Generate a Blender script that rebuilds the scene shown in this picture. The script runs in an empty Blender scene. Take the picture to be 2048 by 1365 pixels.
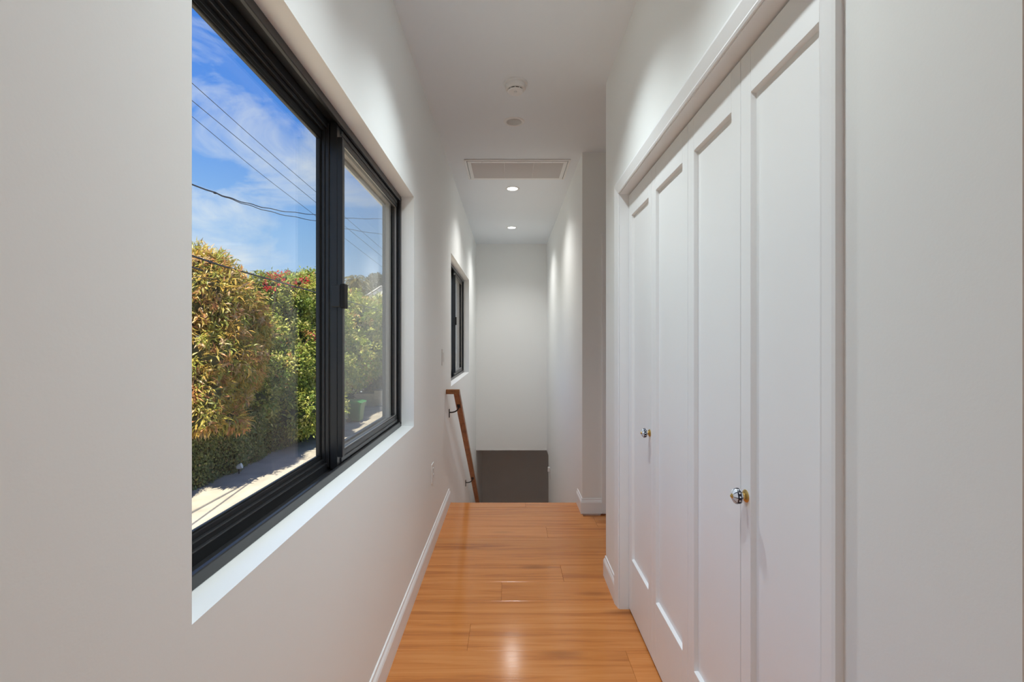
import bpy, bmesh, math, random
import numpy as np
from mathutils import Vector, Matrix

random.seed(7)
rng = np.random.default_rng(11)
SC = bpy.context.scene
COL = SC.collection

# ------------------------------------------------------------------ camera, sky, sun, exposure
EYE = 1.32                       # eye height above the upstairs floor
F = 960.0                        # focal length in pixels of the 2048 px wide frame
cam_d = bpy.data.cameras.new('camera')
cam_d.sensor_fit = 'HORIZONTAL'
cam_d.sensor_width = 36.0
cam_d.lens = F / 2048.0 * 36.0
cam_d.shift_x = 5.5 / 2048.0
cam_d.clip_start = 0.02
cam_d.clip_end = 500
cam = bpy.data.objects.new('camera', cam_d)
cam.location = (0, 0, EYE)
cam.rotation_euler = (math.radians(90), 0, 0)
COL.objects.link(cam)
SC.camera = cam

SC.view_settings.view_transform = 'Standard'
SC.view_settings.look = 'None'
SC.view_settings.gamma = 1.0
SC.view_settings.use_curve_mapping = False
SC.view_settings.exposure = 0.0
SC.cycles.max_bounces = 14
SC.cycles.diffuse_bounces = 8
SC.cycles.glossy_bounces = 5
SC.cycles.transparent_max_bounces = 24
SC.cycles.sample_clamp_indirect = 6.0

SUN_STRENGTH = 11.0
LENS = 14.0            # glow of a lit downlight lens
HALL_SPOT = 66.0      # beams of the two lit stair downlights, in watts
ADDED_NEAR_SPOT = 79.0      # extra hall downlights added out of frame to make up for weak window light
ADDED_ROOM_SPOT = 34.0       # fill downlights added in the unseen room behind the camera



def nodes_of(tree):
    tree.nodes.clear()
    return tree.nodes, tree.links


def make_world():
    w = bpy.data.worlds.new('sky')
    SC.world = w
    w.use_nodes = True
    N, L = nodes_of(w.node_tree)
    out = N.new('ShaderNodeOutputWorld')
    bg = N.new('ShaderNodeBackground')
    bg.inputs['Strength'].default_value = 1.0
    tc = N.new('ShaderNodeTexCoord')
    sep = N.new('ShaderNodeSeparateXYZ')
    L.new(tc.outputs['Generated'], sep.inputs[0])
    ramp = N.new('ShaderNodeValToRGB')
    cr = ramp.color_ramp
    cr.elements[0].position = 0.0
    cr.elements[0].color = (0.62, 0.80, 1.0, 1)
    cr.elements[1].position = 0.62
    cr.elements[1].color = (0.055, 0.225, 0.82, 1)
    e = cr.elements.new(0.20)
    e.color = (0.34, 0.60, 0.98, 1)
    e = cr.elements.new(0.38)
    e.color = (0.105, 0.335, 0.93, 1)
    L.new(sep.outputs['Z'], ramp.inputs[0])
    mp = N.new('ShaderNodeMapping')
    mp.inputs['Scale'].default_value = (2.2, 2.0, 6.5)
    mp.inputs['Rotation'].default_value = (0.35, 0.25, 0.4)
    L.new(tc.outputs['Generated'], mp.inputs[0])
    n1 = N.new('ShaderNodeTexNoise')
    n1.inputs['Scale'].default_value = 1.9
    n1.inputs['Detail'].default_value = 9
    n1.inputs['Roughness'].default_value = 0.6
    n1.inputs['Distortion'].default_value = 0.7
    L.new(mp.outputs[0], n1.inputs['Vector'])
    r2 = N.new('ShaderNodeValToRGB')
    r2.color_ramp.elements[0].position = 0.47
    r2.color_ramp.elements[0].color = (0, 0, 0, 1)
    r2.color_ramp.elements[1].position = 0.74
    r2.color_ramp.elements[1].color = (0.85, 0.85, 0.85, 1)
    L.new(n1.outputs['Fac'], r2.inputs[0])
    mix = N.new('ShaderNodeMixRGB')
    mix.inputs['Color2'].default_value = (0.90, 0.95, 1.0, 1)
    L.new(r2.outputs[0], mix.inputs['Fac'])
    L.new(ramp.outputs[0], mix.inputs['Color1'])
    L.new(mix.outputs[0], bg.inputs['Color'])
    L.new(bg.outputs[0], out.inputs[0])


make_world()
sun_d = bpy.data.lights.new('sun', 'SUN')
sun_d.energy = SUN_STRENGTH
sun_d.angle = math.radians(0.55)
sun_d.color = (1.0, 0.93, 0.80)
sun = bpy.data.objects.new('sun', sun_d)
COL.objects.link(sun)
sun_from = Vector((-0.06, -0.45, 0.88)).normalized()
sun.rotation_euler = sun_from.to_track_quat('Z', 'Y').to_euler()

# ------------------------------------------------------------------ helpers


def tag(o, label=None, cat=None, group=None, kind=None):
    if label:
        o['label'] = label
    if cat:
        o['category'] = cat
    if group:
        o['group'] = group
    if kind:
        o['kind'] = kind
    return o


def empty(name, loc=(0, 0, 0), label=None, cat=None, group=None, kind=None):
    o = bpy.data.objects.new(name, None)
    o.empty_display_size = 0.1
    o.location = loc
    COL.objects.link(o)
    return tag(o, label, cat, group, kind)


class MB:
    """collects shapes into one mesh"""

    def __init__(self):
        self.v, self.f = [], []

    def add(self, verts, faces):
        n = len(self.v)
        self.v += [tuple(p) for p in verts]
        self.f += [tuple(i + n for i in fc) for fc in faces]
        return self

    def box(self, x0, x1, y0, y1, z0, z1):
        vs = [(x, y, z) for x in (x0, x1) for y in (y0, y1) for z in (z0, z1)]
        return self.add(vs, [(0, 1, 3, 2), (4, 6, 7, 5), (0, 4, 5, 1), (2, 3, 7, 6), (0, 2, 6, 4), (1, 5, 7, 3)])

    def prism(self, prof, axis, a, b):
        """prof: list of 2-D points in the two other axes (in axis order), extruded along axis"""
        def P(p, t):
            q = list(p)
            q.insert(axis, t)
            return tuple(q)
        n = len(prof)
        vs = [P(p, a) for p in prof] + [P(p, b) for p in prof]
        fs = [tuple(range(n)), tuple(range(2 * n - 1, n - 1, -1))]
        fs += [(i, i + n, (i + 1) % n + n, (i + 1) % n) for i in range(n)]
        return self.add(vs, fs)

    def tube(self, pts, radii, n=8, caps=True):
        pts = [Vector(p) for p in pts]
        if not isinstance(radii, (list, tuple)):
            radii = [radii] * len(pts)
        rings = []
        up = Vector((0, 0, 1))
        for i, p in enumerate(pts):
            t = (pts[min(i + 1, len(pts) - 1)] - pts[max(i - 1, 0)]).normalized()
            a = t.cross(up)
            if a.length < 1e-3:
                a = t.cross(Vector((1, 0, 0)))
            a.normalize()
            b = t.cross(a)
            rings.append([p + (a * math.cos(2 * math.pi * k / n) + b * math.sin(2 * math.pi * k / n)) * radii[i] for k in range(n)])
        vs = [q for r in rings for q in r]
        fs = []
        for i in range(len(pts) - 1):
            for k in range(n):
                fs.append((i * n + k, i * n + (k + 1) % n, (i + 1) * n + (k + 1) % n, (i + 1) * n + k))
        if caps:
            fs.append(tuple(range(n - 1, -1, -1)))
            fs.append(tuple(range((len(pts) - 1) * n, len(pts) * n)))
        return self.add(vs, fs)

    def lathe(self, prof, centre, axis='Z', n=32, lobes=0, lobe=0.0):
        """prof: (radius, height) pairs round an axis through centre"""
        vs, fs = [], []
        c = Vector(centre)
        for r, h in prof:
            for k in range(n):
                a = 2 * math.pi * k / n
                rr = r * (1 - lobe * (0.5 - 0.5 * math.cos(lobes * a))) if lobes else r
                x, y = rr * math.cos(a), rr * math.sin(a)
                p = {'Z': (x, y, h), '-Z': (x, -y, -h), 'X': (h, x, y), '-X': (-h, -x, y)}[axis]
                vs.append(c + Vector(p))
        m = len(prof)
        for i in range(m - 1):
            for k in range(n):
                fs.append((i * n + k, i * n + (k + 1) % n, (i + 1) * n + (k + 1) % n, (i + 1) * n + k))
        fs.append(tuple(range(n - 1, -1, -1)))
        fs.append(tuple(range((m - 1) * n, m * n)))
        return self.add(vs, fs)

    def build(self, name, mat, parent=None, bevel=0.0, smooth=False, segs=2, **kw):
        me = bpy.data.meshes.new(name)
        me.from_pydata(self.v, [], self.f)
        bm = bmesh.new()
        bm.from_mesh(me)
        bmesh.ops.recalc_face_normals(bm, faces=bm.faces)
        if bevel > 0:
            es = [e for e in bm.edges if len(e.link_faces) == 2 and e.calc_face_angle(0) > 0.5]
            bmesh.ops.bevel(bm, geom=es, offset=bevel, segments=segs, profile=0.5, affect='EDGES', clamp_overlap=True)
        bm.to_mesh(me)
        bm.free()
        if smooth:
            for p in me.polygons:
                p.use_smooth = True
            try:
                me.set_sharp_from_angle(angle=math.radians(40))
            except Exception:
                pass
        if mat:
            me.materials.append(mat)
        o = bpy.data.objects.new(name, me)
        COL.objects.link(o)
        if parent is not None:
            o.parent = parent
            o.matrix_parent_inverse = Matrix.Translation(-parent_loc(parent))
        return tag(o, kw.get('label'), kw.get('cat'), kw.get('group'), kw.get('kind'))


def parent_loc(p):
    v = Vector(p.location)
    # parents sit unrotated; children are written in world coordinates
    q = p.parent
    if q is not None:
        return Vector((0, 0, 0)) if p.type == 'MESH' else v
    return v


def box(name, b, mat, parent=None, bevel=0.0, **kw):
    return MB().box(*b).build(name, mat, parent, bevel, **kw)


def cell_wall(us, vs, solid, w0, w1, place):
    """a slab of thickness w0..w1 made of the cells of a grid; place(u, v, w) -> xyz"""
    mb = MB()
    S = {(i, j): solid((us[i] + us[i + 1]) / 2, (vs[j] + vs[j + 1]) / 2) for i in range(len(us) - 1) for j in range(len(vs) - 1)}
    for (i, j), s in S.items():
        if not s:
            continue
        u0, u1, v0, v1 = us[i], us[i + 1], vs[j], vs[j + 1]
        for w in (w0, w1):
            mb.add([place(u0, v0, w), place(u1, v0, w), place(u1, v1, w), place(u0, v1, w)], [(0, 1, 2, 3)])
        for di, dj, a, b in ((-1, 0, (u0, v0), (u0, v1)), (1, 0, (u1, v0), (u1, v1)), (0, -1, (u0, v0), (u1, v0)), (0, 1, (u0, v1), (u1, v1))):
            if not S.get((i + di, j + dj), False):
                mb.add([place(*a, w0), place(*b, w0), place(*b, w1), place(*a, w1)], [(0, 1, 2, 3)])
    return mb


def weld(o):
    bm = bmesh.new()
    bm.from_mesh(o.data)
    bmesh.ops.remove_doubles(bm, verts=bm.verts, dist=1e-5)
    bmesh.ops.recalc_face_normals(bm, faces=bm.faces)
    bm.to_mesh(o.data)
    bm.free()
    return o


# ------------------------------------------------------------------ materials


def mat_basic(name, col, rough=0.5, spec=0.5, metal=0.0, bump=0.0, bscale=60.0, var=0.0, vscale=3.0):
    m = bpy.data.materials.new(name)
    m.use_nodes = True
    N, L = nodes_of(m.node_tree)
    out = N.new('ShaderNodeOutputMaterial')
    p = N.new('ShaderNodeBsdfPrincipled')
    p.inputs['Roughness'].default_value = rough
    p.inputs['Metallic'].default_value = metal
    p.inputs['Specular IOR Level'].default_value = spec
    tc = N.new('ShaderNodeTexCoord')
    n = N.new('ShaderNodeTexNoise')
    n.inputs['Scale'].default_value = vscale
    n.inputs['Detail'].default_value = 4
    L.new(tc.outputs['Object'], n.inputs['Vector'])
    r = N.new('ShaderNodeValToRGB')
    k0, k1 = 1 - var, 1 + var
    r.color_ramp.elements[0].position = 0.3
    r.color_ramp.elements[1].position = 0.7
    r.color_ramp.elements[0].color = (col[0] * k0, col[1] * k0, col[2] * k0, 1)
    r.color_ramp.elements[1].color = (min(1, col[0] * k1), min(1, col[1] * k1), min(1, col[2] * k1), 1)
    L.new(n.outputs['Fac'], r.inputs[0])
    L.new(r.outputs[0], p.inputs['Base Color'])
    if bump > 0:
        nb = N.new('ShaderNodeTexNoise')
        nb.inputs['Scale'].default_value = bscale
        nb.inputs['Detail'].default_value = 3
        L.new(tc.outputs['Object'], nb.inputs['Vector'])
        b = N.new('ShaderNodeBump')
        b.inputs['Strength'].default_value = bump
        b.inputs['Distance'].default_value = 0.002
        L.new(nb.outputs['Fac'], b.inputs['Height'])
        L.new(b.outputs[0], p.inputs['Normal'])
    L.new(p.outputs[0], out.inputs[0])
    return m


def mat_emit(name, col, strength):
    m = bpy.data.materials.new(name)
    m.use_nodes = True
    N, L = nodes_of(m.node_tree)
    out = N.new('ShaderNodeOutputMaterial')
    e = N.new('ShaderNodeEmission')
    e.inputs[0].default_value = (*col, 1)
    e.inputs[1].default_value = strength
    L.new(e.outputs[0], out.inputs[0])
    return m


def mat_glass(name, tint=(0.97, 0.985, 0.98), f0=0.03):
    m = bpy.data.materials.new(name)
    m.use_nodes = True
    N, L = nodes_of(m.node_tree)
    out = N.new('ShaderNodeOutputMaterial')
    g = N.new('ShaderNodeNewGeometry')
    dot = N.new('ShaderNodeVectorMath')
    dot.operation = 'DOT_PRODUCT'
    L.new(g.outputs['Normal'], dot.inputs[0])
    L.new(g.outputs['Incoming'], dot.inputs[1])

    def math_(op, a, b=None):
        n = N.new('ShaderNodeMath')
        n.operation = op
        for i, q in enumerate((a, b)):
            if q is None:
                continue
            if isinstance(q, (int, float)):
                n.inputs[i].default_value = q
            else:
                L.new(q, n.inputs[i])
        n.use_clamp = True
        return n.outputs[0]
    ab = N.new('ShaderNodeMath')
    ab.operation = 'ABSOLUTE'
    L.new(dot.outputs['Value'], ab.inputs[0])
    inv = math_('SUBTRACT', 1.0, ab.outputs[0])
    p5 = math_('POWER', inv, 5.0)
    fr = math_('ADD', math_('MULTIPLY', p5, 1 - f0), f0)
    t = N.new('ShaderNodeBsdfTransparent')
    t.inputs[0].default_value = (*tint, 1)
    gl = N.new('ShaderNodeBsdfGlossy')
    gl.inputs['Roughness'].default_value = 0.0
    mx = N.new('ShaderNodeMixShader')
    L.new(fr, mx.inputs[0])
    L.new(t.outputs[0], mx.inputs[1])
    L.new(gl.outputs[0], mx.inputs[2])
    L.new(mx.outputs[0], out.inputs[0])
    return m


def mat_screen():
    """woven insect screen: dull grey threads with open holes, too fine to model"""
    m = bpy.data.materials.new('insect_screen')
    m.use_nodes = True
    N, L = nodes_of(m.node_tree)
    out = N.new('ShaderNodeOutputMaterial')
    d = N.new('ShaderNodeBsdfTranslucent')
    d.inputs[0].default_value = (0.50, 0.45, 0.34, 1)
    t = N.new('ShaderNodeBsdfTransparent')
    mx = N.new('ShaderNodeMixShader')
    mx.inputs[0].default_value = 0.16
    L.new(t.outputs[0], mx.inputs[1])
    L.new(d.outputs[0], mx.inputs[2])
    L.new(mx.outputs[0], out.inputs[0])
    return m


def mat_wood(name, c_dark, c_mid, c_light, rough=0.3, rand=0.16, along=0, coat=0.0):
    """grain runs along the given object axis; each board differs by Object Info random"""
    m = bpy.data.materials.new(name)
    m.use_nodes = True
    N, L = nodes_of(m.node_tree)
    out = N.new('ShaderNodeOutputMaterial')
    p = N.new('ShaderNodeBsdfPrincipled')
    tc = N.new('ShaderNodeTexCoord')
    oi = N.new('ShaderNodeObjectInfo')
    off = N.new('ShaderNodeVectorMath')
    off.operation = 'MULTIPLY_ADD'
    cmb = N.new('ShaderNodeCombineXYZ')
    for i in range(3):
        L.new(oi.outputs['Random'], cmb.inputs[i])
    L.new(cmb.outputs[0], off.inputs[0])
    off.inputs[1].default_value = (37.0, 17.0, 23.0)
    L.new(tc.outputs['Object'], off.inputs[2])
    sc = [13.0, 13.0, 13.0]
    sc[along] = 0.55
    mp = N.new('ShaderNodeMapping')
    mp.inputs['Scale'].default_value = sc
    L.new(off.outputs[0], mp.inputs[0])
    n1 = N.new('ShaderNodeTexNoise')
    n1.inputs['Scale'].default_value = 1.6
    n1.inputs['Detail'].default_value = 6
    n1.inputs['Roughness'].default_value = 0.62
    n1.inputs['Distortion'].default_value = 0.9
    L.new(mp.outputs[0], n1.inputs['Vector'])
    sc2 = [130.0, 130.0, 130.0]
    sc2[along] = 5.0
    mp2 = N.new('ShaderNodeMapping')
    mp2.inputs['Scale'].default_value = sc2
    L.new(off.outputs[0], mp2.inputs[0])
    n2 = N.new('ShaderNodeTexNoise')
    n2.inputs['Scale'].default_value = 1.0
    n2.inputs['Detail'].default_value = 3
    L.new(mp2.outputs[0], n2.inputs['Vector'])
    # knots: sparse dark ovals
    sc3 = [8.0, 8.0, 8.0]
    sc3[along] = 2.3
    mp3 = N.new('ShaderNodeMapping')
    mp3.inputs['Scale'].default_value = sc3
    L.new(off.outputs[0], mp3.inputs[0])
    vo = N.new('ShaderNodeTexVoronoi')
    vo.inputs['Scale'].default_value = 0.55
    L.new(mp3.outputs[0], vo.inputs['Vector'])
    kr = N.new('ShaderNodeValToRGB')
    kr.color_ramp.elements[0].position = 0.03
    kr.color_ramp.elements[0].color = (1, 1, 1, 1)
    kr.color_ramp.elements[1].position = 0.16
    kr.color_ramp.elements[1].color = (0, 0, 0, 1)
    L.new(vo.outputs['Distance'], kr.inputs[0])
    r = N.new('ShaderNodeValToRGB')
    r.color_ramp.elements[0].position = 0.28
    r.color_ramp.elements[0].color = (*c_dark, 1)
    r.color_ramp.elements[1].position = 0.72
    r.color_ramp.elements[1].color = (*c_light, 1)
    e = r.color_ramp.elements.new(0.48)
    e.color = (*c_mid, 1)
    mixn = N.new('ShaderNodeMath')
    mixn.operation = 'MULTIPLY_ADD'
    mixn.inputs[1].default_value = 0.24
    sub = N.new('ShaderNodeMath')
    sub.operation = 'SUBTRACT'
    sub.inputs[1].default_value = 0.12
    L.new(n1.outputs['Fac'], sub.inputs[0])
    L.new(n2.outputs['Fac'], mixn.inputs[0])
    L.new(sub.outputs[0], mixn.inputs[2])
    L.new(mixn.outputs[0], r.inputs[0])
    kmix = N.new('ShaderNodeMixRGB')
    kmix.inputs['Color2'].default_value = (c_dark[0] * 0.45, c_dark[1] * 0.42, c_dark[2] * 0.4, 1)
    kf = N.new('ShaderNodeMath')
    kf.operation = 'MULTIPLY'
    kf.inputs[1].default_value = 0.55
    L.new(kr.outputs[0], kf.inputs[0])
    L.new(kf.outputs[0], kmix.inputs['Fac'])
    L.new(r.outputs[0], kmix.inputs['Color1'])
    hsv = N.new('ShaderNodeHueSaturation')
    vmul = N.new('ShaderNodeMath')
    vmul.operation = 'MULTIPLY_ADD'
    vmul.inputs[1].default_value = rand
    vmul.inputs[2].default_value = 1 - rand / 2
    L.new(oi.outputs['Random'], vmul.inputs[0])
    L.new(vmul.outputs[0], hsv.inputs['Value'])
    L.new(kmix.outputs[0], hsv.inputs['Color'])
    L.new(hsv.outputs[0], p.inputs['Base Color'])
    p.inputs['Roughness'].default_value = rough
    p.inputs['Specular IOR Level'].default_value = 0.34
    p.inputs['Coat Weight'].default_value = coat
    p.inputs['Coat Roughness'].default_value = 0.12
    b = N.new('ShaderNodeBump')
    b.inputs['Strength'].default_value = 0.12
    b.inputs['Distance'].default_value = 0.001
    L.new(n2.outputs['Fac'], b.inputs['Height'])
    L.new(b.outputs[0], p.inputs['Normal'])
    L.new(p.outputs[0], out.inputs[0])
    return m


def mat_leaf(name, trans=0.35, rough=0.42, spec=0.5):
    m = bpy.data.materials.new(name)
    m.use_nodes = True
    N, L = nodes_of(m.node_tree)
    out = N.new('ShaderNodeOutputMaterial')
    at = N.new('ShaderNodeAttribute')
    at.attribute_name = 'leaf_colour'
    p = N.new('ShaderNodeBsdfPrincipled')
    p.inputs['Roughness'].default_value = rough
    p.inputs['Specular IOR Level'].default_value = spec
    t = N.new('ShaderNodeBsdfTranslucent')
    mx = N.new('ShaderNodeMixShader')
    mx.inputs[0].default_value = trans
    L.new(at.outputs['Color'], p.inputs['Base Color'])
    L.new(at.outputs['Color'], t.inputs['Color'])
    L.new(p.outputs[0], mx.inputs[1])
    L.new(t.outputs[0], mx.inputs[2])
    L.new(mx.outputs[0], out.inputs[0])
    return m


def mat_knob():
    """glazed white ceramic with a dark dotted band and fine dark petals, round the object's X axis"""
    m = bpy.data.materials.new('painted_ceramic')
    m.use_nodes = True
    N, L = nodes_of(m.node_tree)
    out = N.new('ShaderNodeOutputMaterial')
    p = N.new('ShaderNodeBsdfPrincipled')
    p.inputs['Roughness'].default_value = 0.12
    tc = N.new('ShaderNodeTexCoord')
    sep = N.new('ShaderNodeSeparateXYZ')
    L.new(tc.outputs['Object'], sep.inputs[0])

    def mt(op, a, b=None, c=None):
        n = N.new('ShaderNodeMath')
        n.operation = op
        for i, q in enumerate((a, b, c)):
            if q is None:
                continue
            if isinstance(q, (int, float)):
                n.inputs[i].default_value = q
            else:
                L.new(q, n.inputs[i])
        return n.outputs[0]
    ang = mt('ARCTAN2', sep.outputs['Y'], sep.outputs['Z'])
    # along the axis: band centred a little to the front of the widest ring
    ax = mt('ABSOLUTE', mt('ADD', sep.outputs['X'], 0.0005))
    band = mt('LESS_THAN', ax, 0.0046)
    # white dots in the band
    ca = mt('SINE', mt('MULTIPLY', ang, 12.0))
    dot = mt('MULTIPLY', mt('GREATER_THAN', ca, 0.25), mt('LESS_THAN', ax, 0.0019))
    dark = mt('SUBTRACT', band, dot)
    # petal lines
    line = mt('GREATER_THAN', mt('ABSOLUTE', mt('COSINE', mt('MULTIPLY', ang, 4.0))), 0.97)
    fac = mt('MAXIMUM', dark, line)
    mix = N.new('ShaderNodeMixRGB')
    mix.inputs['Color1'].default_value = (0.72, 0.75, 0.79, 1)
    mix.inputs['Color2'].default_value = (0.012, 0.014, 0.03, 1)
    L.new(fac, mix.inputs['Fac'])
    L.new(mix.outputs[0], p.inputs['Base Color'])
    L.new(p.outputs[0], out.inputs[0])
    return m


M = {}
M['wall'] = mat_basic('wall_paint', (0.835, 0.850, 0.842), 0.55, 0.3, bump=0.06, bscale=180, var=0.006, vscale=1.3)
M['ceiling'] = mat_basic('ceiling_paint', (0.80, 0.845, 0.885), 0.7, 0.2, bump=0.05, bscale=160, var=0.005)
M['trim'] = mat_basic('trim_enamel', (0.84, 0.85, 0.86), 0.35, 0.4, var=0.004)
M['door'] = mat_basic('door_enamel', (0.86, 0.872, 0.882), 0.33, 0.4, var=0.004)
M['white_plastic'] = mat_basic('white_plastic', (0.80, 0.80, 0.79), 0.35, 0.5, var=0.004)
M['dark_gap'] = mat_basic('dark_slot', (0.02, 0.02, 0.02), 0.6, 0.2)
M['grille'] = mat_basic('grille_white', (0.70, 0.70, 0.70), 0.4, 0.4)
M['black_frame'] = mat_basic('black_aluminium', (0.020, 0.021, 0.023), 0.32, 0.5, var=0.05, vscale=30)
M['black_matte'] = mat_basic('black_gasket', (0.01, 0.01, 0.01), 0.6, 0.3)
M['spacer'] = mat_basic('pane_spacer', (0.45, 0.43, 0.40), 0.35, 0.5, metal=0.6)
M['iron'] = mat_basic('black_iron', (0.015, 0.013, 0.012), 0.45, 0.5)
M['brass'] = mat_basic('aged_brass', (0.62, 0.40, 0.12), 0.28, 0.5, metal=1.0, var=0.15, vscale=80)
M['ceramic'] = mat_knob()
M['glass'] = mat_glass('window_glass')
M['screen'] = mat_screen()
M['plank'] = mat_wood('oak_plank', (0.385, 0.130, 0.034), (0.585, 0.215, 0.055), (0.68, 0.285, 0.088), 0.15, 0.13, 0)
M['rail_wood'] = mat_wood('rail_oak', (0.19, 0.075, 0.026), (0.31, 0.13, 0.048), (0.40, 0.18, 0.07), 0.35, 0.05, 1)
M['lamp_on'] = mat_emit('lit_downlight', (0.93, 0.97, 0.95), LENS)
M['added_room_lamp'] = mat_emit('added_room_downlight', (0.87, 0.97, 1.0), LENS)
M['added_near_lamp'] = mat_emit('added_hall_downlight', (0.87, 0.97, 1.0), LENS)
M['lens_off'] = mat_basic('frosted_lens', (0.62, 0.62, 0.61), 0.4, 0.4)

# ------------------------------------------------------------------ the setting
CEIL = 2.765
XL, XC, XS = -0.494, 0.542, 0.559        # left wall, closet wall, stair wall
XOUT = -0.645                             # outer face of the house wall
Y_EDGE = 3.92                             # top stair nosing
Y_FAR = 7.15
GROUND = -2.88

W1 = (0.747, 2.489, 0.878, 2.067)         # window openings: y0, y1, z0, z1
W2 = (4.07, 5.89, 0.935, 2.070)


def in_win(y, z):
    return any(w[0] < y < w[1] and w[2] < z < w[3] for w in (W1, W2))


us = [-3.7, W1[0], W1[1], W2[0], W2[1], 8.9]
vs = sorted([GROUND, W1[2], W1[3], W2[2], W2[3], 2.9])
o = weld(cell_wall(us, vs, lambda y, z: not in_win(y, z), XL, XOUT, lambda u, v, w: (w, u, v)).build('wall_left', M['wall']))
tag(o, 'warm off-white left wall with the two black-framed windows', 'wall', kind='structure')

# right closet wall
CO = (0.830, 2.370, 2.050)                # closet opening y0, y1, top
o = weld(cell_wall([0.507, CO[0], CO[1], 2.69], [0.0, CO[2], CEIL], lambda y, z: not (CO[0] < y < CO[1] and z < CO[2]), XC, 0.657,
                   lambda u, v, w: (w, u, v)).build('wall_right', M['wall']))
tag(o, 'off-white right wall around the white closet doors', 'wall', kind='structure')

# stair wall on the right, cut away at the bottom where the lower hall opens
o = weld(cell_wall([3.675, 6.84, Y_FAR + 0.1], [-2.75, -0.31, CEIL], lambda y, z: not (y > 6.84 and z < -0.31), XS, 0.70,
                   lambda u, v, w: (w, u, v)).build('wall_stair', M['wall']))
tag(o, 'off-white wall along the right side of the stairwell', 'wall', kind='structure')

# alcove wall that faces the camera, with a door opening
o = weld(cell_wall([0.70, 0.765, 1.58, 2.3], [0.0, 2.085, CEIL], lambda x, z: not (0.765 < x < 1.58 and z < 2.085), 3.675, 3.79,
                   lambda u, v, w: (u, w, v)).build('wall_alcove', M['wall']))
tag(o, 'shaded wall beyond the closet corner beside the stair top', 'wall', kind='structure')
MB().box(2.2, 2.3, 2.60, 3.79, 0, CEIL).build('wall_alcove_end', M['wall'], label='end wall of the side alcove', cat='wall', kind='structure')
MB().box(0.657, 2.3, 2.60, 2.69, 0, CEIL).box(1.28, 1.38, 0.607, 2.60, 0, CEIL).build('wall_closet', M['wall'], label='inner walls of the closet behind the doors', cat='wall', kind='structure')
box('wall_far', (XL, XS, Y_FAR, Y_FAR + 0.1, -0.31, CEIL), M['wall'], label='far grey-white wall above the stairs', cat='wall', kind='structure')
# room behind the camera
MB().box(0.657, 3.5, 0.507, 0.607, 0, CEIL).build('wall_front', M['wall'], label='wall of the room behind, beside the closet', cat='wall', kind='structure')
MB().box(3.4, 3.5, -3.7, 0.507, 0, CEIL).build('wall_room', M['wall'], label='side wall of the room behind the hallway', cat='wall', kind='structure')
MB().box(XL, 3.4, -3.7, -3.6, 0, CEIL).build('wall_back', M['wall'], label='back wall of the room behind the hallway', cat='wall', kind='structure')
# lower hall
MB().box(XL, XS, 3.78, 3.90, -2.75, -0.30).build('wall_under_floor', M['wall'], label='wall under the top stair', cat='wall', kind='structure')
MB().box(XL, 3.5, 8.8, 8.9, -2.75, -0.15).build('wall_lower', M['wall'], label='shadowed wall of the hall downstairs', cat='wall', kind='structure')
MB().box(3.4, 3.5, 6.74, 8.8, -2.75, -0.31).box(0.70, 3.4, 6.74, 6.84, -2.75, -0.31).build('wall_lower_side', M['wall'], label='side walls of the hall downstairs', cat='wall', kind='structure')
MB().box(XL, 3.5, Y_FAR + 0.1, 8.9, -0.31, -0.15).box(0.70, 3.5, 6.74, Y_FAR + 0.1, -0.31, -0.15).build('ceiling_lower', M['ceiling'], label='ceiling of the hall downstairs', cat='ceiling', kind='structure')
MB().box(XL, 3.5, 3.78, 8.9, -2.85, -2.75).build('floor_lower', M['plank'], label='wooden floor downstairs', cat='floor', kind='structure')

# ceiling with round holes for the downlights
CANS = [(0.031, 3.16), (0.031, 4.548), (0.032, 6.11)]
ADDED_NEAR_CANS = [(0.031, 1.90), (0.031, 0.95)]
ADDED_ROOM_CANS = [(0.45, -0.75), (0.45, -2.4), (2.0, -0.75), (2.0, -2.4)]
R_CAN = 0.050


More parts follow.
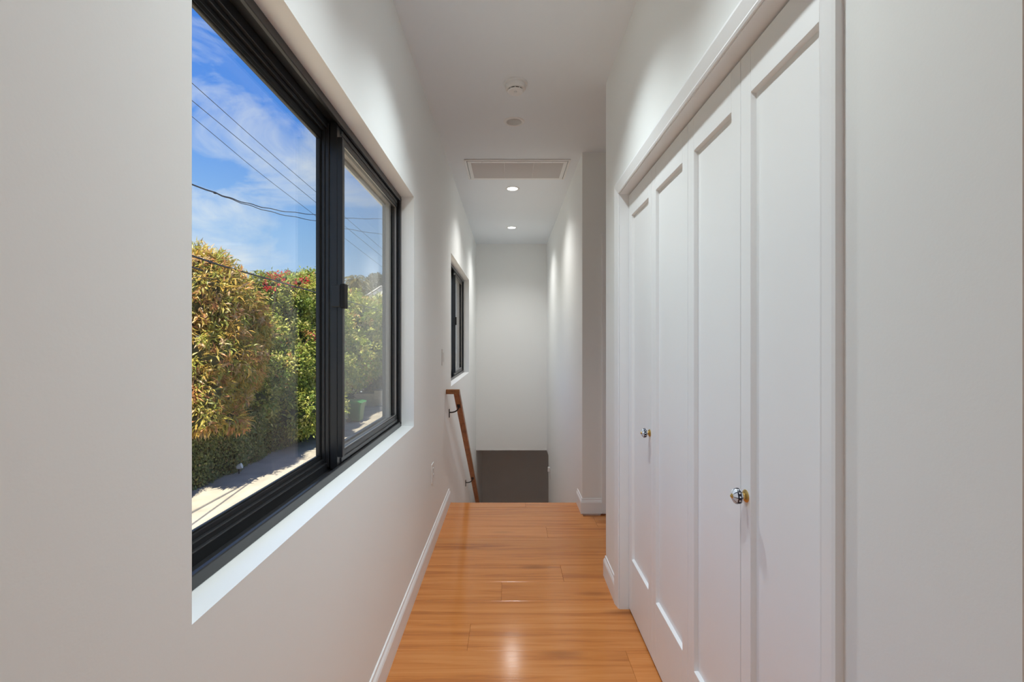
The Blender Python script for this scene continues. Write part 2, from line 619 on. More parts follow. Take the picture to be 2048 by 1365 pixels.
def make_ceiling():
    x0, x1, y0, y1 = XOUT, 3.5, -3.7, Y_FAR + 0.1
    bm = bmesh.new()
    n = 32
    cells_y = [y0] + sorted(set([round(c[1] + s * 0.2, 4) for c in CANS + ADDED_NEAR_CANS + ADDED_ROOM_CANS for s in (-1, 1)])) + [y1]
    mb = MB()
    for i in range(len(cells_y) - 1):
        a, b = cells_y[i], cells_y[i + 1]
        cs = [c for c in CANS + ADDED_NEAR_CANS + ADDED_ROOM_CANS if a < c[1] < b]
        xs = [x0] + sorted(v for c in cs for v in (c[0] - 0.2, c[0] + 0.2)) + [x1]
        for k in range(len(xs) - 1):
            p, q = xs[k], xs[k + 1]
            hit = [c for c in cs if p < c[0] < q]
            if not hit:
                mb.add([(p, a, CEIL), (q, a, CEIL), (q, b, CEIL), (p, b, CEIL)], [(0, 1, 2, 3)])
                continue
            cx, cy = hit[0]
            ring, outer = [], []
            for t in range(n):
                an = 2 * math.pi * t / n
                c_, s_ = math.cos(an), math.sin(an)
                ring.append((cx + R_CAN * c_, cy + R_CAN * s_, CEIL))
                m = max(abs(c_), abs(s_))
                outer.append((cx + 0.2 * c_ / m, cy + 0.2 * s_ / m, CEIL))
            mb.add(ring + outer, [(t, (t + 1) % n, (t + 1) % n + n, t + n) for t in range(n)])
    # roof deck above, so that no sky leaks in
    mb.box(x0, x1, y0, y1, CEIL + 0.14, CEIL + 0.2)
    for (p, q, a, b) in ((x0, x0 + 0.01, y0, y1), (x1 - 0.01, x1, y0, y1), (x0, x1, y0, y0 + 0.01), (x0, x1, y1 - 0.01, y1)):
        mb.box(p, q, a, b, CEIL, CEIL + 0.14)
    o = mb.build('ceiling', M['ceiling'])
    for pl in o.data.polygons:      # the visible faces look down; recalc may flip loose sheets, which is harmless
        pass
    return tag(o, 'flat white ceiling of the hallway', 'ceiling', kind='structure')


make_ceiling()
box('added_sun_eave', (XOUT - 0.85, XOUT, -3.7, 8.9, 2.90, 3.02), M['trim'], label='added unseen eave above the windows, blocking direct sun', cat='eave', kind='structure')  # overhang added out of view to keep direct sun off the windows

# ------------------------------------------------------------------ floor of separate planks
floor = box('floor', (XL, 3.4, -3.6, 3.895, -0.30, -0.016), M['plank'], label='honey oak plank floor of the hallway', cat='floor', kind='structure')
floor_w = 0.1955
row_b = [2.044 + floor_w * k for k in range(-29, 10)] + [Y_EDGE]
fixed = {0: 0.30, }


def plank(x0, x1, y0, y1):
    g, c, t = 0.0003, 0.0013, 0.016
    cx, cy = (x0 + x1) / 2, (y0 + y1) / 2
    hx, hy = (x1 - x0) / 2 - g, (y1 - y0) / 2 - g
    vs = []
    for (ix, iy, z) in ((hx, hy, -t), (hx, hy, -0.0010), (hx - c, hy - c, 0.0)):
        vs += [(-ix, -iy, z), (ix, -iy, z), (ix, iy, z), (-ix, iy, z)]
    fs = [(3, 2, 1, 0), (8, 9, 10, 11)]
    for b in (0, 4):
        fs += [(b + i, b + (i + 1) % 4, b + 4 + (i + 1) % 4, b + 4 + i) for i in range(4)]
    me = bpy.data.meshes.new('plank')
    me.from_pydata(vs, [], fs)
    me.materials.append(M['plank'])
    o = bpy.data.objects.new('plank', me)
    o.location = (cx, cy, 0)
    o.parent = floor
    COL.objects.link(o)


for i in range(len(row_b) - 1):
    a, b = row_b[i], row_b[i + 1]
    mid = (a + b) / 2
    if mid > 3.675:
        xe = XS
    elif mid > 2.66:
        xe = 2.2
    elif mid > 0.52:
        xe = 1.28
    else:
        xe = 3.4
    start = {2.728: 0.30, 2.142: -0.18, 1.946: 0.495}.get(round(mid, 3))
    if start is None:
        start = min(({2.728: 0.30, 2.142: -0.18, 1.946: 0.495}[k] for k in (2.728, 2.142, 1.946) if abs(k - mid) < 0.02), default=None)
    if start is None:
        start = (0.62 + 0.43 * i) % 1.24 - 0.35
        if mid > 2.85:
            start = (0.9 + 0.37 * i) % 1.24 + 0.05
    js = [start + 1.83 * k for k in range(-3, 5)]
    js = [XL] + [j for j in js if XL + 0.06 < j < xe - 0.06] + [xe]
    for k in range(len(js) - 1):
        plank(js[k], js[k + 1], a, b)

# stairs going down
stairs = empty('stairs', (0, Y_EDGE, 0), 'oak flight of stairs going down at the hallway end', 'stairs', kind='structure')
RISE, RUN = 2.75 / 15, 0.266
for k in range(1, 15):
    z, y = -RISE * k, Y_EDGE + RUN * (k - 1)
    MB().box(XL, XS, y - 0.025, y + RUN, z - 0.03, z).build('tread', M['plank'], stairs, 0.004)
    MB().box(XL, XS, y - 0.015, y, z, z + RISE - 0.03).build('riser', M['trim'], stairs)

# ------------------------------------------------------------------ baseboards
BH, BT = 0.116, 0.013


def base_prof(t=BT, h=BH):
    return [(0, 0), (t, 0), (t, h - 0.032), (t * 0.8, h - 0.022), (t * 0.42, h - 0.012), (t * 0.36, h - 0.002), (t * 0.2, h), (0, h)]


pr = base_prof(0.016)
MB().prism([(XL + p[0], p[1]) for p in pr], 1, -3.6, Y_EDGE - 0.005).build('baseboard_left', M['trim'], label='white baseboard along the left wall', cat='baseboard', kind='structure')
pr = base_prof()
# closet wall, from the casing round the corner into the alcove
mb = MB()


def base_path(mb, pts, prof):
    """prof (out, up) swept along a floor path with mitred corners; out is to the left of the direction of travel"""
    P = [Vector((x, y)) for x, y in pts]
    rings = []
    for i, p in enumerate(P):
        if i == 0:
            d = (P[1] - P[0]).normalized()
            n = Vector((-d.y, d.x))
        elif i == len(P) - 1:
            d = (P[-1] - P[-2]).normalized()
            n = Vector((-d.y, d.x))
        else:
            d0, d1 = (P[i] - P[i - 1]).normalized(), (P[i + 1] - P[i]).normalized()
            n0, n1 = Vector((-d0.y, d0.x)), Vector((-d1.y, d1.x))
            n = n0 + n1
            n = n / max(0.2, n.length_squared / 2)
        rings.append([(p.x + n.x * o_, p.y + n.y * o_, u_) for o_, u_ in prof])
    m = len(prof)
    vs = [q for r in rings for q in r]
    fs = [(i * m + k, i * m + (k + 1) % m, (i + 1) * m + (k + 1) % m, (i + 1) * m + k) for i in range(len(P) - 1) for k in range(m)]
    fs += [tuple(range(m)), tuple(range((len(P) - 1) * m, len(P) * m))]
    return mb.add(vs, fs)


base_path(MB(), [(XC, 2.419), (XC, 2.69), (2.2, 2.69)], pr).build('baseboard_right', M['trim'], label='white baseboard at the closet corner', cat='baseboard', kind='structure')
base_path(MB(), [(0.707, 3.675), (XS, 3.675), (XS, Y_EDGE - 0.004)], [(-p[0], p[1]) for p in pr][::-1] if False else pr).build('baseboard_alcove', M['trim'], label='white baseboard wrapping the corner at the stair top', cat='baseboard', kind='structure')
base_path(MB(), [(2.2, 0.507), (XC, 0.507), (XC, 0.753)], pr).build('baseboard_front', M['trim'], label='white baseboard on the wall nearest the closet', cat='baseboard', kind='structure')

# ------------------------------------------------------------------ closet casing and jambs
trim1 = empty('trim_1', (XC, 1.6, 0), 'white moulded casing around the closet doors', 'trim', kind='structure')
cw = 0.054
cprof = [(0.0, 0.0), (0.0, 0.005), (0.006, 0.0075), (0.010, 0.0070), (0.036, 0.0125), (0.046, 0.0145), (0.054, 0.0135), (0.054, 0.0)]   # (across from inner edge, thickness)


def casing(parent, y_in0, y_in1, z_in, x_wall, mat):
    """two legs and a mitred head on a wall that faces -X"""
    def leg(name, yi, s):
        vs, m = [], len(cprof)
        for top in (0, 1):
            for a, t in cprof:
                vs.append((x_wall - t, yi + s * a, (z_in + a) if top else 0.0))
        fs = [(k, (k + 1) % m, (k + 1) % m + m, k + m) for k in range(m)] + [tuple(range(m)), tuple(range(m, 2 * m))]
        MB().add(vs, fs).build(name, mat, parent)
    leg('casing_leg', y_in0, -1)
    leg('casing_leg', y_in1, 1)
    vs, m = [], len(cprof)
    for e in (0, 1):
        for a, t in cprof:
            vs.append((x_wall - t, (y_in1 + a) if e else (y_in0 - a), z_in + a))
    fs = [(k, (k + 1) % m, (k + 1) % m + m, k + m) for k in range(m)] + [tuple(range(m)), tuple(range(m, 2 * m))]
    MB().add(vs, fs).build('casing_head', mat, parent)


casing(trim1, CO[0] + 0.002, CO[1] - 0.004, CO[2] - 0.004, XC, M['trim'])
MB().box(XC + 0.0005, 0.657, CO[1] - 0.010, CO[1], 0, CO[2]).build('jamb', M['trim'], trim1)
MB().box(XC + 0.0005, 0.657, CO[0], CO[0] + 0.010, 0, CO[2]).build('jamb', M['trim'], trim1)
MB().box(XC + 0.0005, 0.657, CO[0] + 0.010, CO[1] - 0.010, CO[2] - 0.008, CO[2]).build('head_jamb', M['trim'], trim1)
MB().box(0.600, 0.622, CO[0] + 0.012, CO[1] - 0.012, CO[2] - 0.018, CO[2] - 0.008).build('track', M['dark_gap'], trim1)

# ------------------------------------------------------------------ bifold leaves
XD, DT = 0.588, 0.034
D_EDGES = [2.3585, 1.978, 1.580, 1.2205, 0.842]
D_LABEL = ['white shaker bifold leaf with a painted knob, farthest from the camera',
           'white shaker bifold leaf without a knob, second from the far jamb',
           'white shaker bifold leaf without a knob, between the two knobs on the nearer side',
           'white shaker bifold leaf with the larger-looking painted knob, nearest the camera']


def make_leaf(n, y1, y0, label, knob_y=None):
    t = empty('door_%d' % n, (XD, (y0 + y1) / 2, 0.01), label, 'door', 'bifold closet leaves', 'structure')
    g = 0.0013
    y0, y1 = y0 + g, y1 - g
    z0, z1 = 0.010, 2.036
    st, rt, rb, rec, sl = 0.050, 0.110, 0.258, 0.0125, 0.004

    def prism_x(name, ya, yb, za, zb):
        return MB().box(XD, XD + DT, ya, yb, za, zb).build(name, M['door'], t, 0.0012, segs=1)
    prism_x('stile', y0, y0 + st, z0, z1)
    prism_x('stile', y1 - st, y1, z0, z1)
    prism_x('rail', y0 + st, y1 - st, z1 - rt, z1)
    prism_x('rail', y0 + st, y1 - st, z0, z0 + rb)
    # recessed flat panel with a narrow sloping sticking all round
    a, b, c, d = y0 + st, y1 - st, z0 + rb, z1 - rt
    s2 = 0.0032
    vs = [(XD + 0.001, a, c), (XD + 0.001, b, c), (XD + 0.001, b, d), (XD + 0.001, a, d),
          (XD + rec, a + s2, c + s2), (XD + rec, b - s2, c + s2), (XD + rec, b - s2, d - s2), (XD + rec, a + s2, d - s2),
          (XD + DT - 0.008, a, c), (XD + DT - 0.008, b, c), (XD + DT - 0.008, b, d), (XD + DT - 0.008, a, d)]
    fs = [(0, 1, 5, 4), (1, 2, 6, 5), (2, 3, 7, 6), (3, 0, 4, 7), (4, 5, 6, 7), (8, 11, 10, 9), (0, 8, 9, 1), (1, 9, 10, 2), (2, 10, 11, 3), (3, 11, 8, 0)]
    MB().add(vs, fs).build('panel', M['door'], t)
    if knob_y is not None:
        kz = 0.935
        kc = Vector((XD - 0.0225, knob_y, kz))
        kb = MB().lathe([(0.003, -0.0125), (0.0105, -0.0112), (0.0165, -0.0078), (0.0195, -0.0035), (0.0205, 0.0005), (0.0195, 0.0045), (0.0165, 0.0085), (0.0105, 0.0118), (0.003, 0.013)],
                        (0, 0, 0), 'X', 48, 8, 0.07)
        k = kb.build('knob', M['ceramic'], None, smooth=True, label='white ceramic knob with a black dotted band')
        k.parent = t
        k.location = kc - Vector(t.location)
        for nm, prof in (('knob_base', [(0.0155, 0.0), (0.0155, 0.002), (0.0125, 0.0045), (0.0085, 0.006), (0.0075, 0.0115)]),
                         ('knob_tip', [(0.006, 0.0), (0.0056, 0.0014), (0.0036, 0.0026), (0.0034, 0.0036), (0.0018, 0.0046)])):
            h0 = 0.0225 if nm == 'knob_base' else -0.0118
            s = MB().lathe(prof, (h0, 0, 0), '-X', 32).build(nm, M['brass'], None, smooth=True, label='brass ' + ('flange' if nm == 'knob_base' else 'screw cap'))
            s.parent = k
    return t


for n in range(4):
    make_leaf(n + 1, D_EDGES[n], D_EDGES[n + 1], D_LABEL[n], {0: 2.008, 3: 1.192}.get(n))

# alcove door with casing, mostly hidden behind the closet corner
d5 = empty('door_5', (1.17, 3.72, 0.01), 'white door in the alcove behind the closet corner', 'door', kind='structure')
MB().box(0.785, 1.56, 3.70, 3.74, 0.01, 2.06).build('slab', M['door'], d5, 0.002, segs=1)
t5 = empty('trim_2', (1.17, 3.675, 0), 'pale casing of the alcove door, half hidden', 'trim', kind='structure')
MB().box(0.708, 0.772, 3.660, 3.675, 0, 2.145).build('casing_leg', M['trim'], t5, 0.003)
MB().box(1.573, 1.637, 3.660, 3.675, 0, 2.145).build('casing_leg', M['trim'], t5, 0.003)
MB().box(0.772, 1.573, 3.660, 3.675, 2.078, 2.145).build('casing_head', M['trim'], t5, 0.003)
MB().box(0.765, 0.783, 3.6755, 3.789, 0, 2.085).build('jamb', M['trim'], t5)
MB().box(1.562, 1.58, 3.6755, 3.789, 0, 2.085).build('jamb', M['trim'], t5)

# ------------------------------------------------------------------ sliding windows


def make_window(n, w, label):
    y0, y1, z0, z1 = w
    t = empty('window_%d' % n, (-0.60, (y0 + y1) / 2, z0), label, 'window', kind='structure')
    K = M['black_frame']
    # profile of the outer frame: (x_in, x_out, width)
    lips = [(-0.5587, -0.571, 0.027), (-0.571, -0.606, 0.010), (-0.606, -0.616, 0.036), (-0.616, -0.626, 0.048), (-0.626, -0.643, 0.060)]

    def member(name, fn):
        mb = MB()
        for xa, xb, wd in lips:
            mb.box(xb, xa, *fn(wd))
        return mb.build(name, K, t, 0.0022, segs=2)
    member('frame_sill', lambda d: (y0, y1, z0, z0 + d))
    member('frame_head', lambda d: (y0, y1, z1 - d, z1))
    m1 = 0.011
    member('frame_jamb', lambda d: (y0, y0 + d, z0 + m1, z1 - m1))
    member('frame_jamb', lambda d: (y1 - d, y1, z0 + m1, z1 - m1))
    ym = (y0 + y1) / 2 - 0.024
    fz0, fz1 = z0 + 0.060, z1 - 0.072
    # fixed half
    fx = MB().box(-0.643, -0.626, ym, ym + 0.036, z0 + 0.05, z1 - 0.05).box(-0.626, -0.614, ym + 0.003, ym + 0.036, z0 + 0.034, z1 - 0.034) \
        .box(-0.614, -0.601, ym + 0.006, ym + 0.036, z0 + 0.02, z1 - 0.02).build('fixed_stile', K, t, 0.002)
    MB().box(-0.643, -0.626, y0 + 0.05, ym + 0.01, z1 - 0.072, z1 - 0.058).build('head_bead', K, t, 0.002)
    MB().box(-0.6345, -0.6305, y0 + 0.056, ym + 0.004, fz0 - 0.004, fz1 + 0.004).build('fixed_pane', M['glass'], t)
    sp = MB()
    e = 0.007
    sp.box(-0.6302, -0.6265, y0 + 0.060, ym, fz0, fz0 + 0.004).box(-0.6302, -0.6265, y0 + 0.060, ym, fz1 - 0.004, fz1) \
        .box(-0.6302, -0.6265, ym - 0.004, ym, fz0 + 0.004, fz1 - 0.004).box(-0.6302, -0.6265, y0 + 0.060, y0 + 0.064, fz0 + 0.004, fz1 - 0.004)
    sp.build('glazing_bead', M['black_matte'], t)
    # sliding sash
    s = empty('sash', (0, 0, 0))
    s.parent = t
    s.location = Vector((-0.585, ym, z0)) - Vector(t.location)
    s_w = Vector((-0.585, ym, z0))
    sy0, sy1 = ym + 0.006, y1 - 0.0105
    xb, xf = -0.5975, -0.5735

    def part(mb, name, mat, bev=0.0015):
        o_ = mb.build(name, mat, None, bev)
        o_.parent = s
        o_.location = -s_w
        return o_
    part(MB().box(xb, xf, sy0, sy0 + 0.022, z0 + 0.014, z1 - 0.014).box(xf, -0.5558, sy0, sy0 + 0.021, z0 + 0.054, z1 - 0.066), 'meeting_stile', K)
    part(MB().box(xb, xf, sy1 - 0.026, sy1, z0 + 0.014, z1 - 0.014), 'lock_stile', K)
    part(MB().box(xb, xf, sy0 + 0.022, sy1 - 0.026, z0 + 0.014, z0 + 0.063).box(xb + 0.002, -0.5695, sy0 + 0.03, sy1 - 0.03, z0 + 0.030, z0 + 0.045), 'rail', K)
    part(MB().box(xb, xf, sy0 + 0.022, sy1 - 0.026, z1 - 0.062, z1 - 0.014).box(xb + 0.002, -0.5695, sy0 + 0.03, sy1 - 0.03, z1 - 0.045, z1 - 0.030), 'rail', K)
    part(MB().box(-0.5875, -0.5835, sy0 + 0.018, sy1 - 0.022, z0 + 0.059, z1 - 0.058), 'pane', M['glass'], 0)
    # thin pale spacer that shows along the edge of the pane
    a, b, c, d = sy0 + 0.022, sy1 - 0.026, z0 + 0.063, z1 - 0.062
    part(MB().box(-0.5832, -0.579, a, b, c, c + 0.003).box(-0.5832, -0.579, a, b, d - 0.003, d).box(-0.5832, -0.579, b - 0.003, b, c, d), 'pane_edge', M['spacer'], 0)
    # latch on the meeting stile
    zc = z0 + 0.592
    part(MB().box(-0.591, -0.5605, sy0 - 0.007, sy0, zc - 0.037, zc + 0.037), 'latch_plate', K, 0.003)
    part(MB().box(-0.5612, -0.546, sy0 - 0.009, sy0 + 0.026, zc - 0.041, zc + 0.041), 'latch_grip', M['black_matte'], 0.003)
    # insect screen outside the sliding half
    fr = MB()
    yA, yB, zA, zB = ym + 0.037, y1 - 0.036, z0 + 0.036, z1 - 0.036
    for bx in ((yA, yB, zA, zA + 0.016), (yA, yB, zB - 0.016, zB), (yA, yA + 0.016, zA + 0.016, zB - 0.016), (yB - 0.028, yB, zA + 0.016, zB - 0.016)):
        fr.box(-0.624, -0.6065, *bx)
    sf = fr.build('screen_frame', M['screen_frame'], t)
    sm = MB().add([(-0.615, yA + 0.014, zA + 0.014), (-0.615, yB - 0.014, zA + 0.014), (-0.615, yB - 0.014, zB - 0.014), (-0.615, yA + 0.014, zB - 0.014)], [(0, 1, 2, 3)]).build('screen_mesh', M['screen'], None)
    sm.parent = t
    sm.location = -Vector(t.location)
    return t


M['screen_frame'] = mat_basic('screen_frame_bronze', (0.30, 0.28, 0.25), 0.45, 0.4)
make_window(1, W1, 'large black-framed sliding window looking out on trees')
make_window(2, W2, 'black-framed sliding window above the stairs, farther away')

# ------------------------------------------------------------------ handrail
hr = empty('handrail', (XL, 3.74, 0.90), 'square oak handrail sloping down the left stairwell wall', 'handrail')
SL = -0.685
y_s, y_e = 3.74, 6.9
xr0, xr1 = -0.434, -0.388
zu = EYE - 0.415            # underside at the start
th = 0.036
# rail cross-section measured vertically, start cut plumb
dz = th
vs = []
for (y, z) in ((y_s, zu), (y_e, zu + SL * (y_e - y_s)), (y_e, zu + SL * (y_e - y_s) + 0.052), (y_s + 0.03, zu + dz + SL * 0.0), (y_s, zu + dz)):
    vs.append((y, z))
MB().prism([(a, b) for a, b in vs], 0, xr0, xr1).build('rail', M['rail_wood'], hr, 0.0025)
MB().box(XL, xr0, y_s, y_s + 0.036, zu, zu + dz).build('wall_return', M['rail_wood'], hr, 0.0025)
for yb in (3.905, 5.38):
    zb = zu + SL * (yb - y_s)
    xm = (xr0 + xr1) / 2
    # arm from the wall plate curving out and up to the underside
    pts = []
    for k in range(9):
        a = k / 8
        pts.append((XL + 0.006 + (xm - XL - 0.006) * math.sin(a * math.pi / 2) ** 0.9, yb + 0.03 * (1 - a), zb - 0.058 + 0.052 * (1 - math.cos(a * math.pi / 2)) ** 1.0))
    br = MB().tube(pts, 0.0055, 8).build('bracket', M['iron'], hr, smooth=True, label='black iron bracket')
    MB().prism([(yb + 0.018, zb - 0.058 - 0.042), (yb + 0.042, zb - 0.058 - 0.042), (yb + 0.042, zb - 0.03), (yb + 0.018, zb - 0.03)], 0, XL, XL + 0.006).build('wall_plate', M['iron'], br, 0.002)
    nz = zb + SL * 0.0
    MB().prism([(yb - 0.022, zb - 0.005 - SL * 0.022), (yb + 0.022, zb - 0.005 + SL * 0.022), (yb + 0.022, zb + 0.001 + SL * 0.022), (yb - 0.022, zb + 0.001 - SL * 0.022)], 0, xm - 0.013, xm + 0.013).build('rail_plate', M['iron'], br)

# ------------------------------------------------------------------ switches and outlets


def wall_plate(name, side, y, z, w, h, label, cat, kind):
    """side +1: on the left wall, facing +X; -1: on the stair wall, facing -X"""
    x = XL if side > 0 else XS
    t = empty(name, (x, y, z), label, cat)

    def bx(a, b, y0, y1, z0, z1):
        return (min(x + side * a, x + side * b), max(x + side * a, x + side * b), y0, y1, z0, z1)
    plate = MB().box(*bx(0, 0.006, y - w / 2, y + w / 2, z - h / 2, z + h / 2)).build('plate', M['white_plastic'], t, 0.0022)
    if kind == 'switch':
        for yy in (y - 0.023, y + 0.023):
            MB().box(*bx(0.006, 0.010, yy - 0.0165, yy + 0.0165, z - 0.034, z + 0.034)).build('rocker', M['white_plastic'], t, 0.0015)
            MB().box(*bx(0.0055, 0.0063, yy - 0.0178, yy + 0.0178, z - 0.0353, z + 0.0353)).build('rocker_gap', M['grille'], t)
    else:
        for zz in (z - 0.0195, z + 0.0195):
            f = MB().box(*bx(0.006, 0.0085, y - 0.016, y + 0.016, zz - 0.0145, zz + 0.0145)).build('receptacle', M['white_plastic'], t, 0.001)
            for yy in (y - 0.006, y + 0.006):
                MB().box(*bx(0.0085, 0.0087, yy - 0.0012, yy + 0.0012, zz - 0.003, zz + 0.007)).build('slot', M['dark_gap'], f)
            MB().box(*bx(0.0085, 0.0087, y - 0.002, y + 0.002, zz - 0.0105, zz - 0.0065)).build('slot', M['dark_gap'], f)
    return t


wall_plate('light_switch', 1, 3.565, EYE - 0.119, 0.116, 0.122, 'white light switch plate on the left wall beside the far window', 'switch', 'switch')
wall_plate('wall_outlet', 1, 3.075, EYE - 0.846, 0.080, 0.124, 'white wall outlet low on the left wall near the baseboard', 'outlet', 'outlet')
o = wall_plate('stair_outlet', -1, 6.47, EYE - 1.79, 0.082, 0.130, 'small white outlet with a plugged-in night light on the stairwell wall', 'outlet', 'outlet')
MB().box(XS - 0.040, XS - 0.0088, 6.452, 6.490, EYE - 1.762, EYE - 1.700).build('night_light', M['white_plastic'], o, 0.006)

# ------------------------------------------------------------------ ceiling fittings


def downlight(x, y, lit, mat_on, label, group=None, watts=HALL_SPOT, beam=132, tint=(1.0, 0.985, 0.955)):
    t = empty('downlight', (x, y, CEIL), label, 'light', group)
    # trim ring lies on the ceiling round the hole
    rg = [(0.0475, -0.012), (0.049, 0.003), (0.052, 0.0045), (0.066, 0.0035), (0.0695, 0.0005), (0.0695, 0.0)]
    n = 48
    vs, fs = [], []
    prof = rg + [(0.050, 0.0)]
    for r, h in prof:
        for k in range(n):
            a = 2 * math.pi * k / n
            vs.append((x + r * math.cos(a), y + r * math.sin(a), CEIL - h))
    for i in range(len(prof)):
        j = (i + 1) % len(prof)
        for k in range(n):
            fs.append((i * n + k, i * n + (k + 1) % n, j * n + (k + 1) % n, j * n + k))
    MB().add(vs, fs).build('trim_ring', M['white_plastic'], t, smooth=True)
    if lit:
        MB().lathe([(0.0475, -0.006), (0.0475, -0.002), (0.0474, -0.0015)], (x, y, CEIL), '-Z', 40).build('lens', mat_on, t)
        ld_ = bpy.data.lights.new('beam', 'SPOT')
        ld_.energy = watts
        ld_.color = tint
        ld_.spot_size = math.radians(beam)
        ld_.spot_blend = 1.0
        ld_.shadow_soft_size = 0.045
        lo = bpy.data.objects.new('beam', ld_)
        COL.objects.link(lo)
        lo.parent = t
        lo.location = (0, 0, -0.012)
    else:
        MB().lathe([(0.049, -0.004), (0.044, -0.045), (0.0435, -0.046)], (x, y, CEIL), '-Z', 40)
        # open baffle cone and recessed frosted lens
        vs, fs = [], []
        for r, h in ((0.0476, 0.002), (0.0425, 0.030), (0.041, 0.046)):
            for k in range(n):
                a = 2 * math.pi * k / n
                vs.append((x + r * math.cos(a), y + r * math.sin(a), CEIL + h))
        for i in range(2):
            for k in range(n):
                fs.append((i * n + k, i * n + (k + 1) % n, (i + 1) * n + (k + 1) % n, (i + 1) * n + k))
        MB().add(vs, fs).build('baffle', M['white_plastic'], t, smooth=True)
        MB().lathe([(0.0425, 0.0), (0.0425, 0.006)], (x, y, CEIL + 0.032), 'Z', 40).build('lens', M['lens_off'], t)
    # sealed housing above the ceiling
    MB().lathe([(0.052, 0.012), (0.052, 0.10), (0.02, 0.11)], (x, y, CEIL), 'Z', 24)
    return t


downlight(*CANS[0], False, None, 'unlit white recessed downlight between the smoke detector and the air grille')
downlight(*CANS[1], True, M['lamp_on'], 'lit recessed downlight just beyond the air grille')
downlight(*CANS[2], True, M['lamp_on'], 'lit recessed downlight farthest away over the stairs')
mb = MB()
for lx_, ly_ in ((2.1, 7.9),):  # lamp added out of sight to lift the dark hall downstairs
    lt = empty('added_lower_lamp', (lx_, ly_, -0.31), 'added round lamp brightening the hall downstairs, out of sight', 'light')
    MB().lathe([(0.15, 0.0), (0.15, 0.02), (0.14, 0.03)], (lx_, ly_, -0.31), '-Z', 32).build('base', M['white_plastic'], lt, smooth=True)
    MB().lathe([(0.135, 0.03), (0.12, 0.06), (0.07, 0.085), (0.01, 0.092)], (lx_, ly_, -0.31), '-Z', 32).build('shade', mat_emit('added_opal_shade', (0.88, 0.97, 1.0), 6.0), lt, smooth=True)
downlight(*ADDED_NEAR_CANS[0], True, M['added_near_lamp'], 'added unseen downlight above the far closet doors, over the top of the picture', None, ADDED_NEAR_SPOT, 118, (0.87, 0.968, 0.995))
downlight(*ADDED_NEAR_CANS[1], True, M['added_near_lamp'], 'added unseen downlight above the near closet doors, over the top of the picture', None, ADDED_NEAR_SPOT * 0.76, 118, (0.87, 0.968, 0.995))
for c, w_ in zip(ADDED_ROOM_CANS, ('near the hallway mouth on the window side', 'deep in the room on the window side', 'near the hallway mouth on the far side', 'deep in the room on the far side')):
    downlight(*c, True, M['added_room_lamp'], 'added fill downlight behind the camera, ' + w_, 'added room downlights', ADDED_ROOM_SPOT, 128, (0.87, 0.968, 0.995))

sx, sy = 0.035, 2.69
sd = empty('smoke_detector', (sx, sy, CEIL), 'round white smoke detector on the ceiling nearest the camera', 'smoke detector')
MB().lathe([(0.068, 0.0), (0.068, 0.008), (0.064, 0.012), (0.057, 0.013)], (sx, sy, CEIL), '-Z', 48).build('base', M['white_plastic'], sd, smooth=True)
MB().lathe([(0.057, 0.012), (0.057, 0.030), (0.053, 0.036), (0.047, 0.037)], (sx, sy, CEIL), '-Z', 48).build('body', M['white_plastic'], sd, smooth=True)
MB().lathe([(0.0405, 0.036), (0.0405, 0.044)], (sx, sy, CEIL), '-Z', 40).build('sensor_slot', M['dark_gap'], sd)
for k in range(10):
    a = 2 * math.pi * (k + 0.4) / 10
    cx, cy = sx + 0.041 * math.cos(a), sy + 0.041 * math.sin(a)
    MB().tube([(cx, cy, CEIL - 0.035), (cx, cy, CEIL - 0.045)], 0.0028, 6).build('rib', M['white_plastic'], sd)
cap = MB().lathe([(0.0445, 0.0435), (0.0445, 0.047), (0.041, 0.051), (0.014, 0.0535), (0.004, 0.0538)], (sx, sy, CEIL), '-Z', 48).build('cap', M['white_plastic'], sd, smooth=True)
MB().lathe([(0.008, 0.0532), (0.008, 0.0555), (0.006, 0.0562)], (sx, sy - 0.012, CEIL), '-Z', 24).build('test_button', M['grille'], cap, smooth=True)

vx0, vx1, vy0, vy1 = -0.360, 0.490, 3.811, 4.275
vt = empty('air_grille', (0.06, 4.04, CEIL), 'rectangular white return air grille in the ceiling', 'air grille')


def frame4(name, x0, x1, y0, y1, w, za, zb, mat, bev=0.002):
    mb = MB()
    mb.box(x0, x1, y0, y0 + w, za, zb).box(x0, x1, y1 - w, y1, za, zb).box(x0, x0 + w, y0 + w, y1 - w, za, zb).box(x1 - w, x1, y0 + w, y1 - w, za, zb)
    return mb.build(name, mat, vt, bev)


